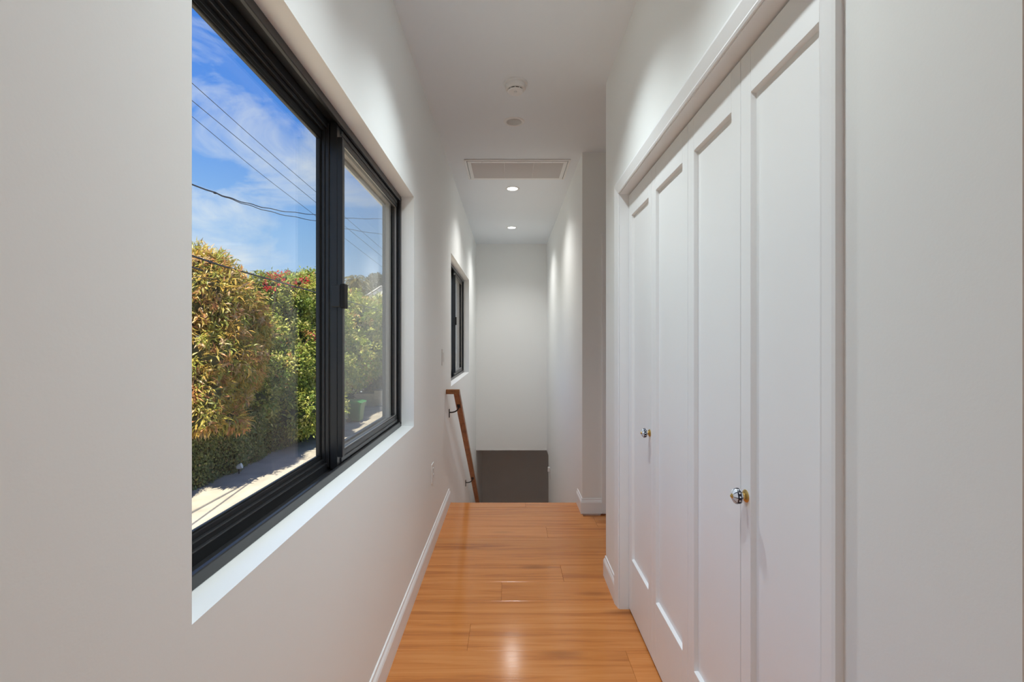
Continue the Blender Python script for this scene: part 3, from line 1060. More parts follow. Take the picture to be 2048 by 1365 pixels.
frame4('outer_frame', vx0, vx1, vy0, vy1, 0.018, CEIL - 0.009, CEIL, M['white_plastic'])
frame4('frame_gap', vx0 + 0.018, vx1 - 0.018, vy0 + 0.018, vy1 - 0.018, 0.005, CEIL - 0.002, CEIL, M['dark_gap'], 0)
frame4('door_frame', vx0 + 0.022, vx1 - 0.022, vy0 + 0.022, vy1 - 0.022, 0.030, CEIL - 0.012, CEIL - 0.001, M['white_plastic'])
ix0, ix1, iy0, iy1 = vx0 + 0.052, vx1 - 0.052, vy0 + 0.052, vy1 - 0.052
MB().box(ix0, ix1, iy0, iy1, CEIL - 0.0012, CEIL - 0.0004).build('backing', M['filter'] if 'filter' in M else mat_basic('filter_cloth', (0.33, 0.33, 0.33), 0.9, 0.1), vt)
slat_me = None
NS = 26
for k in range(NS):
    yy = iy0 + (iy1 - iy0) * (k + 0.5) / NS
    if slat_me is None:
        s_ = MB().prism([(0.0085, -0.0088), (0.0072, -0.0098), (-0.0065, -0.0022), (-0.0052, -0.0012)], 0, ix0, ix1).build('slat', M['grille'], None)
        slat_me = s_.data
    else:
        s_ = bpy.data.objects.new('slat', slat_me)
        COL.objects.link(s_)
    s_.parent = vt
    s_.location = Vector((0, yy, CEIL)) - Vector(vt.location)
for xx in (ix0 + (ix1 - ix0) * 0.36, ix0 + (ix1 - ix0) * 0.68):
    MB().box(xx - 0.002, xx + 0.002, iy0, iy1, CEIL - 0.0112, CEIL - 0.0092).build('divider', M['grille'], vt)
for xx in (ix0 + 0.09, ix1 - 0.09):
    MB().lathe([(0.005, 0.0115), (0.005, 0.0135), (0.003, 0.0142)], (xx, vy0 + 0.037, CEIL), '-Z', 12).build('screw', M['grille'], vt)

# ------------------------------------------------------------------ outdoors


def at(px, py, x):
    """point at lateral distance x that appears at pixel (px, py)"""
    y = x * F / (px - 1018.5)
    return Vector((x, y, EYE + (682 - py) * y / F))


M['ground'] = mat_basic('pale_ground', (0.40, 0.355, 0.285), 0.9, 0.1, bump=0.5, bscale=14, var=0.16, vscale=1.4)
M['leaf'] = mat_leaf('bronze_leaf', 0.40, 0.38)
M['leaf_green'] = mat_leaf('green_leaf', 0.40, 0.45)
M['bark'] = mat_basic('bark', (0.13, 0.095, 0.065), 0.9, 0.2, bump=0.8, bscale=20, var=0.25, vscale=6)
M['cable'] = mat_basic('black_cable', (0.035, 0.035, 0.04), 0.6, 0.3)

o = MB().add([(-140, -30, GROUND), (XOUT, -30, GROUND), (XOUT, 160, GROUND), (-140, 160, GROUND)], [(0, 1, 2, 3)]).build('ground', M['ground'])
tag(o, 'pale dusty ground of the lane below the window', 'ground', kind='structure')


def unit(v):
    return v / np.maximum(np.linalg.norm(v, axis=1, keepdims=True), 1e-9)


def rand_unit(n):
    return unit(rng.normal(size=(n, 3)))


def leaf_arrays(pos, d, nrm, Ln, Wd, col, fold=0.25, curl=0.12):
    """five-vertex folded leaves -> vertices, triangles, colours"""
    n = len(pos)
    s = unit(np.cross(d, nrm))
    up = np.cross(s, d)
    L_, W_ = Ln[:, None], Wd[:, None]
    v = np.empty((n, 5, 3))
    v[:, 0] = pos
    mid = pos + d * L_ * 0.48
    v[:, 1] = mid + s * W_ * 0.5 + up * W_ * fold
    v[:, 2] = mid - s * W_ * 0.5 + up * W_ * fold
    v[:, 3] = pos + d * L_ - up * L_ * curl
    v[:, 4] = mid
    t = np.array([[0, 4, 1], [4, 3, 1], [0, 2, 4], [4, 2, 3]])
    f = (np.arange(n)[:, None, None] * 5 + t[None]).reshape(-1, 3)
    c = np.repeat(col, 5, axis=0)
    return v.reshape(-1, 3), f, c


def mesh_np(name, V, Fc, C, mat):
    me = bpy.data.meshes.new(name)
    me.vertices.add(len(V))
    me.vertices.foreach_set('co', np.ascontiguousarray(V, dtype=np.float32).ravel())
    me.loops.add(len(Fc) * 3)
    me.loops.foreach_set('vertex_index', np.ascontiguousarray(Fc, dtype=np.int32).ravel())
    me.polygons.add(len(Fc))
    me.polygons.foreach_set('loop_start', np.arange(0, len(Fc) * 3, 3, dtype=np.int32))
    me.update(calc_edges=True)
    a = me.attributes.new('leaf_colour', 'FLOAT_COLOR', 'POINT')
    cc = np.ones((len(V), 4), dtype=np.float32)
    cc[:, :3] = C
    a.data.foreach_set('color', cc.ravel())
    me.materials.append(mat)
    return me


def sphere_np(c, r, col, nu=14, nv=9, jit=0.10):
    th_ = np.linspace(0, 2 * np.pi, nu, endpoint=False)
    ph = np.linspace(-np.pi / 2 + 0.15, np.pi / 2 - 0.15, nv)
    V = np.array([(math.cos(p) * math.cos(t), math.cos(p) * math.sin(t), math.sin(p)) for p in ph for t in th_])
    V = V * (1 + rng.normal(size=(len(V), 1)) * jit)
    V = np.array(c) + V * np.array(r)
    fs = []
    for i in range(nv - 1):
        for k in range(nu):
            a, b = i * nu + k, i * nu + (k + 1) % nu
            fs += [(a, b, b + nu), (a, b + nu, a + nu)]
    return V, np.array(fs), np.tile(np.array(col), (len(V), 1))


def palette(n, cols, wts, var=0.18):
    cols = np.array(cols)
    idx = rng.choice(len(cols), size=n, p=np.array(wts) / sum(wts))
    return np.clip(cols[idx] * (1 + rng.normal(size=(n, 1)) * var), 0.004, 0.95)


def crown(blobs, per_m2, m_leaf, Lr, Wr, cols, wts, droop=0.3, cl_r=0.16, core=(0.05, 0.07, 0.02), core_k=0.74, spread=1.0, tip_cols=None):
    """clusters of leaves over a set of ellipsoids; returns vertex, triangle and colour arrays"""
    Vs, Fs, Cs, n0 = [], [], [], 0
    leafs = []
    for c, r in blobs:
        c, r = np.array(c), np.array(r)
        area = 4 * np.pi * ((r[0] * r[1]) ** 1.6 / 3 + (r[0] * r[2]) ** 1.6 / 3 + (r[1] * r[2]) ** 1.6 / 3) ** (1 / 1.6)
        k = max(6, int(area * per_m2))
        d = rand_unit(k)
        rad = rng.uniform(0.74, 1.04, (k, 1))
        P = c + d * r * rad
        # drop what lies well inside another blob
        keep = np.ones(k, bool)
        for c2, r2 in blobs:
            if np.allclose(c2, c):
                continue
            keep &= (((P - np.array(c2)) / np.array(r2)) ** 2).sum(1) > 0.45
        P, d = P[keep], d[keep]
        k = len(P)
        if k:
            ccol = palette(k, cols, wts, 0.10)
            pos = np.repeat(P, m_leaf, axis=0) + rng.normal(size=(k * m_leaf, 3)) * cl_r * 0.45
            outw = np.repeat(d, m_leaf, axis=0)
            ld = unit(outw * 0.75 + rand_unit(k * m_leaf) * spread + np.array([0, 0, -droop]))
            nr = unit(outw * 0.7 + np.array([0, 0, 0.8]) + rand_unit(k * m_leaf) * 0.5)
            Ln = rng.uniform(*Lr, k * m_leaf)
            Wd = rng.uniform(*Wr, k * m_leaf)
            col = np.clip(np.repeat(ccol, m_leaf, axis=0) * (1 + rng.normal(size=(k * m_leaf, 1)) * 0.16), 0.004, 0.9)
            V, Fc, C = leaf_arrays(pos, ld, nr, Ln, Wd, col)
            Vs.append(V)
            Fs.append(Fc + n0)
            Cs.append(C)
            n0 += len(V)
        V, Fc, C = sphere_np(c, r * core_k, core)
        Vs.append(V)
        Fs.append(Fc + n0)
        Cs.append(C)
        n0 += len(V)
    return np.vstack(Vs), np.vstack(Fs), np.vstack(Cs)


def link_mesh(name, me, parent, kind=None):
    o = bpy.data.objects.new(name, me)
    COL.objects.link(o)
    if parent is not None:
        o.parent = parent
        o.location = -Vector(parent.location)
    if kind:
        o['kind'] = kind
    return o


def trunk(parent, base, top, r0, r1, branches=()):
    b, t = Vector(base), Vector(top)
    mid = (b + t) / 2 + Vector((0.08, -0.1, 0))
    mb = MB().tube([b, b.lerp(mid, 0.5), mid, t], [r0, r0 * 0.85, (r0 + r1) / 2, r1], 10)
    for q in branches:
        q = Vector(q)
        mb.tube([mid, mid.lerp(q, 0.5) + Vector((0, 0, 0.12)), q], [r1 * 1.1, r1 * 0.8, r1 * 0.35], 7)
    o_ = mb.build('trunk', M['bark'], None, smooth=True)
    o_.parent = parent
    o_.location = -Vector(parent.location)
    return o_


def blob(px, py, x, r, sq=(1, 1, 1)):
    p = at(px, py, x)
    return (tuple(p), (r * sq[0], r * sq[1], r * sq[2]))


# --- bronze-leaved tree, nearest on the left
tb = empty('bronze_leaf_tree', (-9.4, 13.6, GROUND), 'near tree with long bronze and orange leaves on the left', 'tree')
B1 = [blob(352, 650, -9.6, 1.1), blob(385, 600, -9.3, 1.45), blob(408, 545, -9.4, 0.80), blob(446, 600, -9.2, 1.05), blob(482, 640, -9.0, 0.85),
      blob(505, 668, -8.9, 0.62), blob(400, 700, -9.0, 1.30), blob(455, 715, -9.0, 1.05), blob(368, 780, -9.0, 0.8), blob(440, 775, -9.2, 0.85), blob(480, 740, -9.3, 0.8), blob(398, 790, -8.7, 0.72),
      blob(404, 838, -8.4, 0.42, (1, 1, 0.8)), blob(455, 838, -8.4, 0.42, (1, 1.3, 0.7)), blob(478, 848, -8.3, 0.26, (1, 1.2, 0.8))]
BR_COLS = [(0.58, 0.38, 0.08), (0.47, 0.39, 0.08), (0.66, 0.32, 0.13), (0.63, 0.44, 0.24), (0.33, 0.34, 0.065)]
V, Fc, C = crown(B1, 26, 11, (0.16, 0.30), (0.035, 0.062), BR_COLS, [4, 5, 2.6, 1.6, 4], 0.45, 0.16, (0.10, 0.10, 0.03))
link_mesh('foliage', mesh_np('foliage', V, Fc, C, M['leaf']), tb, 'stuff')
trunk(tb, (-9.6, 13.6, GROUND), (-9.3, 13.6, 1.9), 0.17, 0.08, [B1[3][0], B1[6][0], B1[0][0], B1[9][0]])
# the largest single leaves on the side towards the house
lm = []
for ci in ((0.52, 0.25, 0.10), (0.46, 0.31, 0.17), (0.42, 0.29, 0.06), (0.30, 0.27, 0.06)):
    v_, f_, c_ = leaf_arrays(np.zeros((1, 3)), np.array([[0, 0, 1.0]]), np.array([[1.0, 0, 0]]), np.array([1.0]), np.array([0.22]), np.array([ci]))
    lm.append(mesh_np('leaf', v_, f_, c_, M['leaf']))
cnt = 0
while cnt < 290:
    c_, r_ = B1[random.choice([1, 2, 3, 4, 5, 6, 7, 9, 10, 11, 12, 13, 14, 6, 3])]
    d = Vector((random.gauss(0.9, 0.6), random.gauss(-0.5, 0.7), random.gauss(0.15, 0.6))).normalized()
    p = Vector(c_) + Vector([d[k] * r_[k] * random.uniform(0.98, 1.07) for k in range(3)])
    o_ = bpy.data.objects.new('leaf', random.choice(lm))
    dd = (d * 0.7 + Vector((random.gauss(0, 0.7), random.gauss(0, 0.7), random.gauss(-0.35, 0.5)))).normalized()
    nn = (d + Vector((0, 0, 0.9)) + Vector((random.gauss(0, .4), random.gauss(0, .4), 0))).normalized()
    zax = dd
    yax = zax.cross(nn).normalized()
    xax = yax.cross(zax)
    ln = random.uniform(0.24, 0.36)
    mw = Matrix((xax, yax, zax)).transposed().to_4x4()
    o_.parent = tb
    o_.matrix_local = Matrix.Translation(p - Vector(tb.location)) @ mw @ Matrix.Scale(ln, 4)
    COL.objects.link(o_)
    cnt += 1

# --- green tree beyond it
GR_COLS = [(0.31, 0.37, 0.06), (0.47, 0.47, 0.10), (0.19, 0.27, 0.05), (0.58, 0.52, 0.16), (0.46, 0.25, 0.08)]
tg = empty('broadleaf_tree', (-10.2, 20.5, GROUND), 'dense yellow-green tree between the bronze tree and the window bar', 'tree')
B2 = [blob(527, 590, -10.0, 0.8), blob(560, 612, -9.9, 1.25), blob(600, 600, -9.9, 1.2), blob(632, 612, -9.8, 1.2), blob(560, 690, -9.7, 1.35), blob(612, 680, -9.6, 1.5),
      blob(645, 660, -9.7, 1.4), blob(535, 740, -9.4, 1.0), blob(575, 775, -9.3, 1.15), blob(620, 770, -8.9, 1.3), blob(598, 825, -8.3, 0.85), blob(640, 815, -8.2, 1.0), blob(570, 735, -9.0, 1.0), blob(635, 735, -8.8, 1.2),
      blob(550, 815, -9.1, 0.7), blob(520, 670, -9.7, 0.9), blob(505, 795, -9.6, 0.95), blob(655, 740, -9.4, 1.4), blob(622, 575, -10.0, 0.8)]
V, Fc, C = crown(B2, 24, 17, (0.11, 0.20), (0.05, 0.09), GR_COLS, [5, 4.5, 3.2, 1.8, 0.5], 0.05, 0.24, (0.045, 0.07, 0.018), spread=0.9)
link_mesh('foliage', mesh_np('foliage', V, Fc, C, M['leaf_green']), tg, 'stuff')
trunk(tg, (-10.2, 20.5, GROUND), (-9.9, 20.5, 2.0), 0.2, 0.09, [B2[1][0], B2[5][0], B2[8][0]])

# --- olive tree seen through the insect screen
to = empty('olive_green_tree', (-10.4, 32.0, GROUND), 'olive-green tree seen through the screened right pane', 'tree')
B3 = [blob(690, 640, -10.2, 1.9), blob(722, 628, -10.2, 1.3), blob(705, 700, -9.9, 2.0), blob(745, 660, -10.0, 1.6), blob(765, 640, -10.2, 1.9), blob(740, 712, -9.7, 1.5),
      blob(770, 700, -9.8, 2.0), blob(795, 660, -10, 2.4), blob(675, 720, -9.8, 1.8), blob(765, 742, -9.6, 0.9), blob(708, 745, -9.8, 1.0)]
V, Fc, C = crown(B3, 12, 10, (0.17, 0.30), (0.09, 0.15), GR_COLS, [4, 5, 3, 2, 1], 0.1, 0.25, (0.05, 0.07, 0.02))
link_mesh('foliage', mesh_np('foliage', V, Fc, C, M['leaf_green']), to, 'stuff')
trunk(to, (-10.8, 34.0, GROUND), (-10.4, 33.0, 1.8), 0.24, 0.1, [B3[2][0], B3[6][0]])

# --- vine with red flowers on top of the green tree
bv = empty('flowering_vine', (-9.7, 19.9, GROUND), 'climbing vine with red flowers on top of the green tree', 'vine')
BF = [blob(556, 560, -8.9, 0.30), blob(545, 568, -8.9, 0.24), blob(570, 556, -8.9, 0.24), blob(599, 566, -8.7, 0.26), blob(627, 668, -7.9, 0.13), blob(630, 695, -7.85, 0.22), blob(610, 560, -8.7, 0.16)]
V, Fc, C = crown(BF[:5] + BF[6:], 13, 7, (0.05, 0.09), (0.05, 0.08), [(0.55, 0.03, 0.055), (0.68, 0.06, 0.07), (0.35, 0.10, 0.04)], [4, 3, 1.2], 0, 0.12, (0.06, 0.07, 0.02), core_k=0.3)
link_mesh('flowers', mesh_np('flowers', V, Fc, C, M['leaf_green']), bv, 'stuff')['label'] = 'red bracts'
V, Fc, C = crown([blob(545, 572, -9.8, 0.5), blob(580, 568, -9.8, 0.55), blob(625, 680, -8.8, 0.5), blob(520, 566, -9.8, 0.4)], 40, 8, (0.07, 0.14), (0.03, 0.06), [(0.13, 0.20, 0.035), (0.30, 0.16, 0.06), (0.25, 0.27, 0.06)], [3, 1, 2], 0, 0.14, core_k=0.5)
link_mesh('foliage', mesh_np('foliage', V, Fc, C, M['leaf_green']), bv, 'stuff')
mb = MB()
for q in (BF[0][0], BF[3][0], BF[4][0]):
    q = Vector(q)
    mb.tube([(-9.7, 19.9, GROUND), (-9.9, (19.9 + q.y) / 2, -0.5), q], [0.05, 0.035, 0.012], 6)
a0 = Vector(BF[0][0])
for k in range(4):   # loose shoots against the sky
    e1 = at(500 + 22 * k, 541 + 3 * k, -9.6)
    mb.tube([a0.lerp(e1, 0.2), a0.lerp(e1, 0.6) + Vector((0, 0, 0.12)), e1], [0.012, 0.008, 0.004], 5)
o_ = mb.build('stems', M['bark'], None)
o_.parent = bv
o_.location = -Vector(bv.location)

# --- clipped hedge of small leaves below the trees
hg = empty('ivy_hedge', (-9.3, 16.0, GROUND), 'clipped dark green hedge along the lane below the trees', 'hedge')
hx0, hx1, hy0, hy1, hz1 = -10.2, -8.86, -8.0, 23.5, GROUND + 1.75
nl = 46000
u = rng.uniform(0, 1, nl)
face = u < 0.80
pos = np.empty((nl, 3))
pos[:, 1] = hy0 + (hy1 - hy0) * rng.uniform(0, 1, nl) ** 0.75
wob = 0.10 * np.sin(pos[:, 1] * 1.7) + 0.07 * np.sin(pos[:, 1] * 4.1 + 1)
pos[:, 2] = np.where(face, rng.uniform(GROUND + 0.02, hz1, nl), hz1 + rng.normal(0, 0.06, nl))
pos[:, 0] = np.where(face, hx1 + wob + rng.normal(0, 0.05, nl) + 0.06 * np.sin(pos[:, 2] * 5 + pos[:, 1] * 2), rng.uniform(hx0, hx1, nl))
nrm = unit(np.where(face[:, None], np.array([1.0, 0, 0.45]), np.array([0.2, 0, 1.0])) + rand_unit(nl) * 0.7)
ld = unit(np.cross(nrm, rand_unit(nl)) + np.array([0.25, 0, -0.3]))
col = palette(nl, [(0.20, 0.235, 0.06), (0.28, 0.29, 0.08), (0.14, 0.175, 0.045), (0.30, 0.23, 0.09)], [4, 3, 4, 1])
V, Fc, C = leaf_arrays(pos, ld, nrm, rng.uniform(0.06, 0.11, nl), rng.uniform(0.045, 0.08, nl), col)
link_mesh('foliage', mesh_np('foliage', V, Fc, C, M['leaf_green']), hg, 'stuff')
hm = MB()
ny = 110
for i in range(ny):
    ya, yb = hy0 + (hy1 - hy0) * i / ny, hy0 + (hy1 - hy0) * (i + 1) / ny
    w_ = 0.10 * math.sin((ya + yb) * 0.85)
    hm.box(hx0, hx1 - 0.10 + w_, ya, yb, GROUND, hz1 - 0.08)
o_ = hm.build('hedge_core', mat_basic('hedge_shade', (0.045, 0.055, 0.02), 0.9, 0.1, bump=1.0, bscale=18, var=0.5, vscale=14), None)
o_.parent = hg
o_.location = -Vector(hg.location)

# --- lamp lying at the foot of the hedge
p = at(478, 944, -8.55)
p.z = GROUND
gl = empty('ground_light', p, 'small pale spotlight at the foot of the hedge', 'light')
MB().tube([p, p + Vector((0, 0, 0.16))], 0.02, 8).build('stake', M['iron'], gl)
MB().tube([p + Vector((-0.06, -0.02, 0.20)), p + Vector((0.0, 0, 0.22)), p + Vector((0.08, 0.02, 0.25))], [0.05, 0.085, 0.09], 14).build('head', mat_basic('pale_metal', (0.62, 0.62, 0.6), 0.4, 0.5), gl, smooth=True)

# --- wheelie bin
p = at(712, 838, -8.0)
bx_, by_ = p.x, p.y
wb = empty('wheelie_bin', (bx_, by_, GROUND), 'green wheelie bin standing in the lane', 'bin')
M['bin'] = mat_basic('green_plastic', (0.03, 0.12, 0.04), 0.45, 0.4)
M['bin_lid'] = mat_basic('green_lid', (0.05, 0.22, 0.07), 0.4, 0.4)


def taper(x, y, z0, z1, a0_, b0_, a1_, b1_):
    vs = [(x + sx_ * a, y + sy_ * b, z) for z, a, b in ((z0, a0_, b0_), (z1, a1_, b1_)) for sx_, sy_ in ((-1, -1), (1, -1), (1, 1), (-1, 1))]
    return vs, [(3, 2, 1, 0), (4, 5, 6, 7)] + [(i, (i + 1) % 4, 4 + (i + 1) % 4, 4 + i) for i in range(4)]


MB().add(*taper(bx_, by_, GROUND + 0.06, GROUND + 1.0, 0.28, 0.30, 0.38, 0.40)).build('body', M['bin'], wb, 0.03)
MB().add(*taper(bx_, by_, GROUND + 0.90, GROUND + 1.0, 0.40, 0.42, 0.42, 0.44)).build('rim', M['bin'], wb, 0.01)
lid = MB().prism([(bx_ - 0.44, GROUND + 1.0), (bx_ + 0.44, GROUND + 1.0), (bx_ + 0.44, GROUND + 1.03), (bx_ + 0.2, GROUND + 1.10), (bx_ - 0.44, GROUND + 1.13)], 1, by_ - 0.45, by_ + 0.45)
lid.build('lid', M['bin_lid'], wb, 0.015)
for s in (-1, 1):
    MB().tube([(bx_ - 0.26, by_ + s * 0.30, GROUND + 0.12), (bx_ - 0.26, by_ + s * 0.37, GROUND + 0.12)], 0.12, 18).build('wheel', M['iron'], wb)
MB().tube([(bx_ - 0.48, by_ - 0.3, GROUND + 1.04), (bx_ - 0.48, by_ + 0.3, GROUND + 1.04)], 0.02, 8).build('handle', M['bin'], wb)

# --- low wall of pale blocks behind the bin, with pillar and dark coping
M['block'] = mat_basic('split_block', (0.52, 0.45, 0.33), 0.9, 0.1, bump=0.8, bscale=16, var=0.14, vscale=3)
M['coping'] = mat_basic('coping_stone', (0.17, 0.15, 0.125), 0.85, 0.1, var=0.1)
kb = empty('block_wall', (-8.6, 31.0, GROUND), 'low wall of pale blocks with a pillar behind the bin', 'garden wall')
bm_ = None


def block(x0, x1, y0, y1, z0, z1, name='block', mat=None):
    return MB().box(x0, x1, y0, y1, z0, z1).build(name, mat or M['block'], kb, 0.012, segs=1)


for r in range(4):
    z = GROUND + 0.2 * r
    x = -11.2 - (0.2 if r % 2 else 0)
    while x < -8.75:
        xe = min(x + 0.4, -8.7)
        block(x + 0.006, xe - 0.006, 31.0, 31.25, z + 0.006, z + 0.194)
        x += 0.4
for r in range(5):
    z = GROUND + 0.2 * r
    block(-8.70, -8.26, 30.9, 31.34, z + 0.006, z + 0.194, 'pillar_block')
block(-11.3, -8.70, 30.95, 31.3, GROUND + 0.80, GROUND + 0.87, 'coping', M['coping'])
block(-8.76, -8.20, 30.84, 31.40, GROUND + 1.0, GROUND + 1.07, 'coping', M['coping'])
for r in range(4):
    z = GROUND + 0.2 * r
    for k in range(10):
        y = 31.36 + 0.4 * k + (0.2 if r % 2 else 0)
        block(-8.5, -8.28, y + 0.006, y + 0.394, z + 0.006 + 0.0 * k, z + 0.194)
block(-8.54, -8.24, 31.42, 35.6, GROUND + 0.80, GROUND + 0.87, 'coping', M['coping'])

# --- pale siding shed behind the wall
sh = empty('siding_shed', (-11.8, 37.0, GROUND), 'pale blue-grey shed clad in horizontal siding behind the block wall', 'shed')
M['siding'] = mat_basic('pale_siding', (0.55, 0.60, 0.64), 0.7, 0.2, var=0.03)
s0x, s1x, s0y, s1y, stz = -15.5, -9.6, 36.6, 41.0, GROUND + 3.0
MB().box(s0x + 0.03, s1x - 0.03, s0y + 0.03, s1y, GROUND, stz).build('frame', M['siding'], sh)
for k in range(15):
    z = GROUND + 0.2 * k
    MB().prism([(s0y - 0.02, z), (s0y + 0.03, z), (s0y + 0.03, z + 0.2), (s0y + 0.012, z + 0.2)], 0, s0x, s1x).build('siding_board', M['siding'], sh)
    MB().prism([(s1x + 0.02, z), (s1x - 0.03, z), (s1x - 0.03, z + 0.2), (s1x - 0.012, z + 0.2)], 1, s0y, s1y).build('siding_board', M['siding'], sh)
MB().prism([(s0y - 0.3, stz), (s1y + 0.2, stz), ((s0y + s1y) / 2, stz + 0.9)], 0, s0x - 0.2, s1x + 0.2).build('roof', mat_basic('grey_roof', (0.3, 0.3, 0.3), 0.8, 0.2), sh)

# --- dark cypress-like shrub beside the shed
cs = empty('dark_shrub', (-10.3, 29.8, GROUND), 'dark upright shrub left of the pale shed', 'shrub')
BS = [((-10.3, 29.8, GROUND + 0.9), (0.55, 0.55, 0.95)), ((-10.3, 29.8, GROUND + 2.0), (0.5, 0.5, 0.8))]
V, Fc, C = crown(BS, 60, 8, (0.10, 0.18), (0.05, 0.09), [(0.03, 0.055, 0.025), (0.05, 0.08, 0.03)], [1, 1], -0.4, 0.15, (0.02, 0.03, 0.012))
link_mesh('foliage', mesh_np('foliage', V, Fc, C, M['leaf_green']), cs, 'stuff')
# low dry bush on the wall by the pillar
db = empty('dry_bush', (-9.4, 33.4, GROUND), 'low brownish bush behind the wall pillar', 'bush')
V, Fc, C = crown([((-9.5, 32.8, GROUND + 1.05), (0.6, 0.8, 0.55)), ((-9.3, 34.4, GROUND + 1.2), (0.55, 0.9, 0.7))], 50, 8, (0.08, 0.15), (0.04, 0.07), [(0.16, 0.16, 0.06), (0.22, 0.17, 0.08)], [1, 1], 0, 0.15, (0.07, 0.06, 0.03))
link_mesh('foliage', mesh_np('foliage', V, Fc, C, M['leaf_green']), db, 'stuff')

# --- white house far up the slope
hp = at(760, 585, -17.5)
hs = empty('white_house', (hp.x, hp.y, GROUND), 'far white gabled house above the olive-green tree', 'house')
M['house_wall'] = mat_basic('white_stucco', (0.78, 0.76, 0.72), 0.85, 0.1, var=0.03)
hy = hp.y
hw0, hw1 = hp.x - 1.6, hp.x + 4.6
zt = EYE + (682 - 592) * hy / F
zr = EYE + (682 - 574) * hy / F
MB().prism([(hw0, GROUND), (hw1, GROUND), (hw1, zt - 0.7), (hp.x + 0.2, zr), (hw0, zt)], 1, hy, hy + 8).build('walls', M['house_wall'], hs)
rf = MB()
rf.add([(hw0 - 0.3, hy - 0.3, zt - 0.05), (hp.x + 0.2, hy - 0.3, zr + 0.08), (hp.x + 0.2, hy + 8.3, zr + 0.08), (hw0 - 0.3, hy + 8.3, zt - 0.05),
        (hw0 - 0.3, hy - 0.3, zt + 0.07), (hp.x + 0.2, hy - 0.3, zr + 0.2), (hp.x + 0.2, hy + 8.3, zr + 0.2), (hw0 - 0.3, hy + 8.3, zt + 0.07)],
       [(0, 1, 2, 3), (4, 5, 6, 7), (0, 1, 5, 4), (2, 3, 7, 6), (0, 3, 7, 4), (1, 2, 6, 5)])
rf.add([(hw1 + 0.3, hy - 0.3, zt - 0.8), (hp.x + 0.2, hy - 0.3, zr + 0.08), (hp.x + 0.2, hy + 8.3, zr + 0.08), (hw1 + 0.3, hy + 8.3, zt - 0.8),
        (hw1 + 0.3, hy - 0.3, zt - 0.68), (hp.x + 0.2, hy - 0.3, zr + 0.2), (hp.x + 0.2, hy + 8.3, zr + 0.2), (hw1 + 0.3, hy + 8.3, zt - 0.68)],
       [(0, 1, 2, 3), (4, 5, 6, 7), (0, 1, 5, 4), (2, 3, 7, 6), (0, 3, 7, 4), (1, 2, 6, 5)])
rf.build('roof', mat_basic('pale_roof', (0.62, 0.60, 0.57), 0.8, 0.2), hs)
MB().box(hp.x - 0.55, hp.x + 0.25, hy - 0.05, hy + 0.05, zt - 1.0, zt - 0.25).build('house_window', mat_basic('dark_window', (0.16, 0.17, 0.18), 0.2, 0.5), hs)

# --- palm and round dark tree on the skyline
pp = at(711, 562, -17.5)
pt = empty('palm_tree', (pp.x, pp.y, GROUND), 'tall palm on the skyline behind the olive-green tree', 'palm')
MB().tube([(pp.x, pp.y, GROUND), (pp.x + 0.1, pp.y, (GROUND + pp.z) / 2), pp], [0.28, 0.22, 0.2], 10).build('trunk', M['bark'], pt, smooth=True)
for k in range(26):
    a = 2 * math.pi * k * 0.381966
    el = 1.15 - 1.5 * (k / 26)
    Vs, Fs, Cs, n0 = [], [], [], 0
    pts = []
    for s in range(7):
        t_ = s / 6
        rr = 1.9 * t_
        pts.append(Vector((rr * math.cos(el) * math.cos(a), rr * math.cos(el) * math.sin(a), rr * math.sin(el) - 1.1 * t_ * t_)))
    npos, nd = [], []
    for s in range(1, 7):
        tng = (pts[s] - pts[s - 1]).normalized()
        sd_ = tng.cross(Vector((0, 0, 1))).normalized()
        for q in (-1, 1):
            for w_ in (0.0, 0.5):
                npos.append(pts[s - 1].lerp(pts[s], w_))
                nd.append((tng * 0.7 + sd_ * q * 0.7 + Vector((0, 0, -0.25))).normalized())
    npos = np.array([list(v) for v in npos])
    nd = np.array([list(v) for v in nd])
    nn = np.tile(np.array([[0, 0, 1.0]]), (len(nd), 1))
    V, Fc, C = leaf_arrays(npos, nd, nn, np.full(len(nd), 0.62), np.full(len(nd), 0.10), palette(len(nd), [(0.16, 0.15, 0.05), (0.22, 0.18, 0.07)], [1, 1]))
    o_ = link_mesh('frond', mesh_np('frond', V, Fc, C, M['leaf_green']), pt)
    o_.location = pp - Vector(pt.location)
V, Fc, C = crown([((pp.x, pp.y, pp.z - 0.9), (0.55, 0.55, 0.9))], 40, 8, (0.3, 0.6), (0.06, 0.1), [(0.26, 0.19, 0.09)], [1], 0.8, 0.2, (0.15, 0.11, 0.05))
link_mesh('dead_skirt', mesh_np('dead_skirt', V, Fc, C, M['leaf_green']), pt, 'stuff')['label'] = 'brown skirt of dead fronds'
rp = at(754, 572, -27)
rt_ = empty('round_dark_tree', (rp.x, rp.y, GROUND), 'round dark treetop on the skyline above the white house', 'tree')
V, Fc, C = crown([(tuple(rp), (2.5, 2.5, 2.4)), ((rp.x - 0.3, rp.y, rp.z - 2.8), (3.6, 3.0, 2.4))], 9, 9, (0.25, 0.45), (0.14, 0.24), [(0.06, 0.065, 0.025), (0.09, 0.085, 0.035)], [1, 1], 0, 0.3, (0.03, 0.035, 0.015), core_k=0.85)
link_mesh('foliage', mesh_np('foliage', V, Fc, C, M['leaf_green']), rt_, 'stuff')
trunk(rt_, (rp.x, rp.y, GROUND), (rp.x, rp.y, rp.z - 1), 0.3, 0.2)
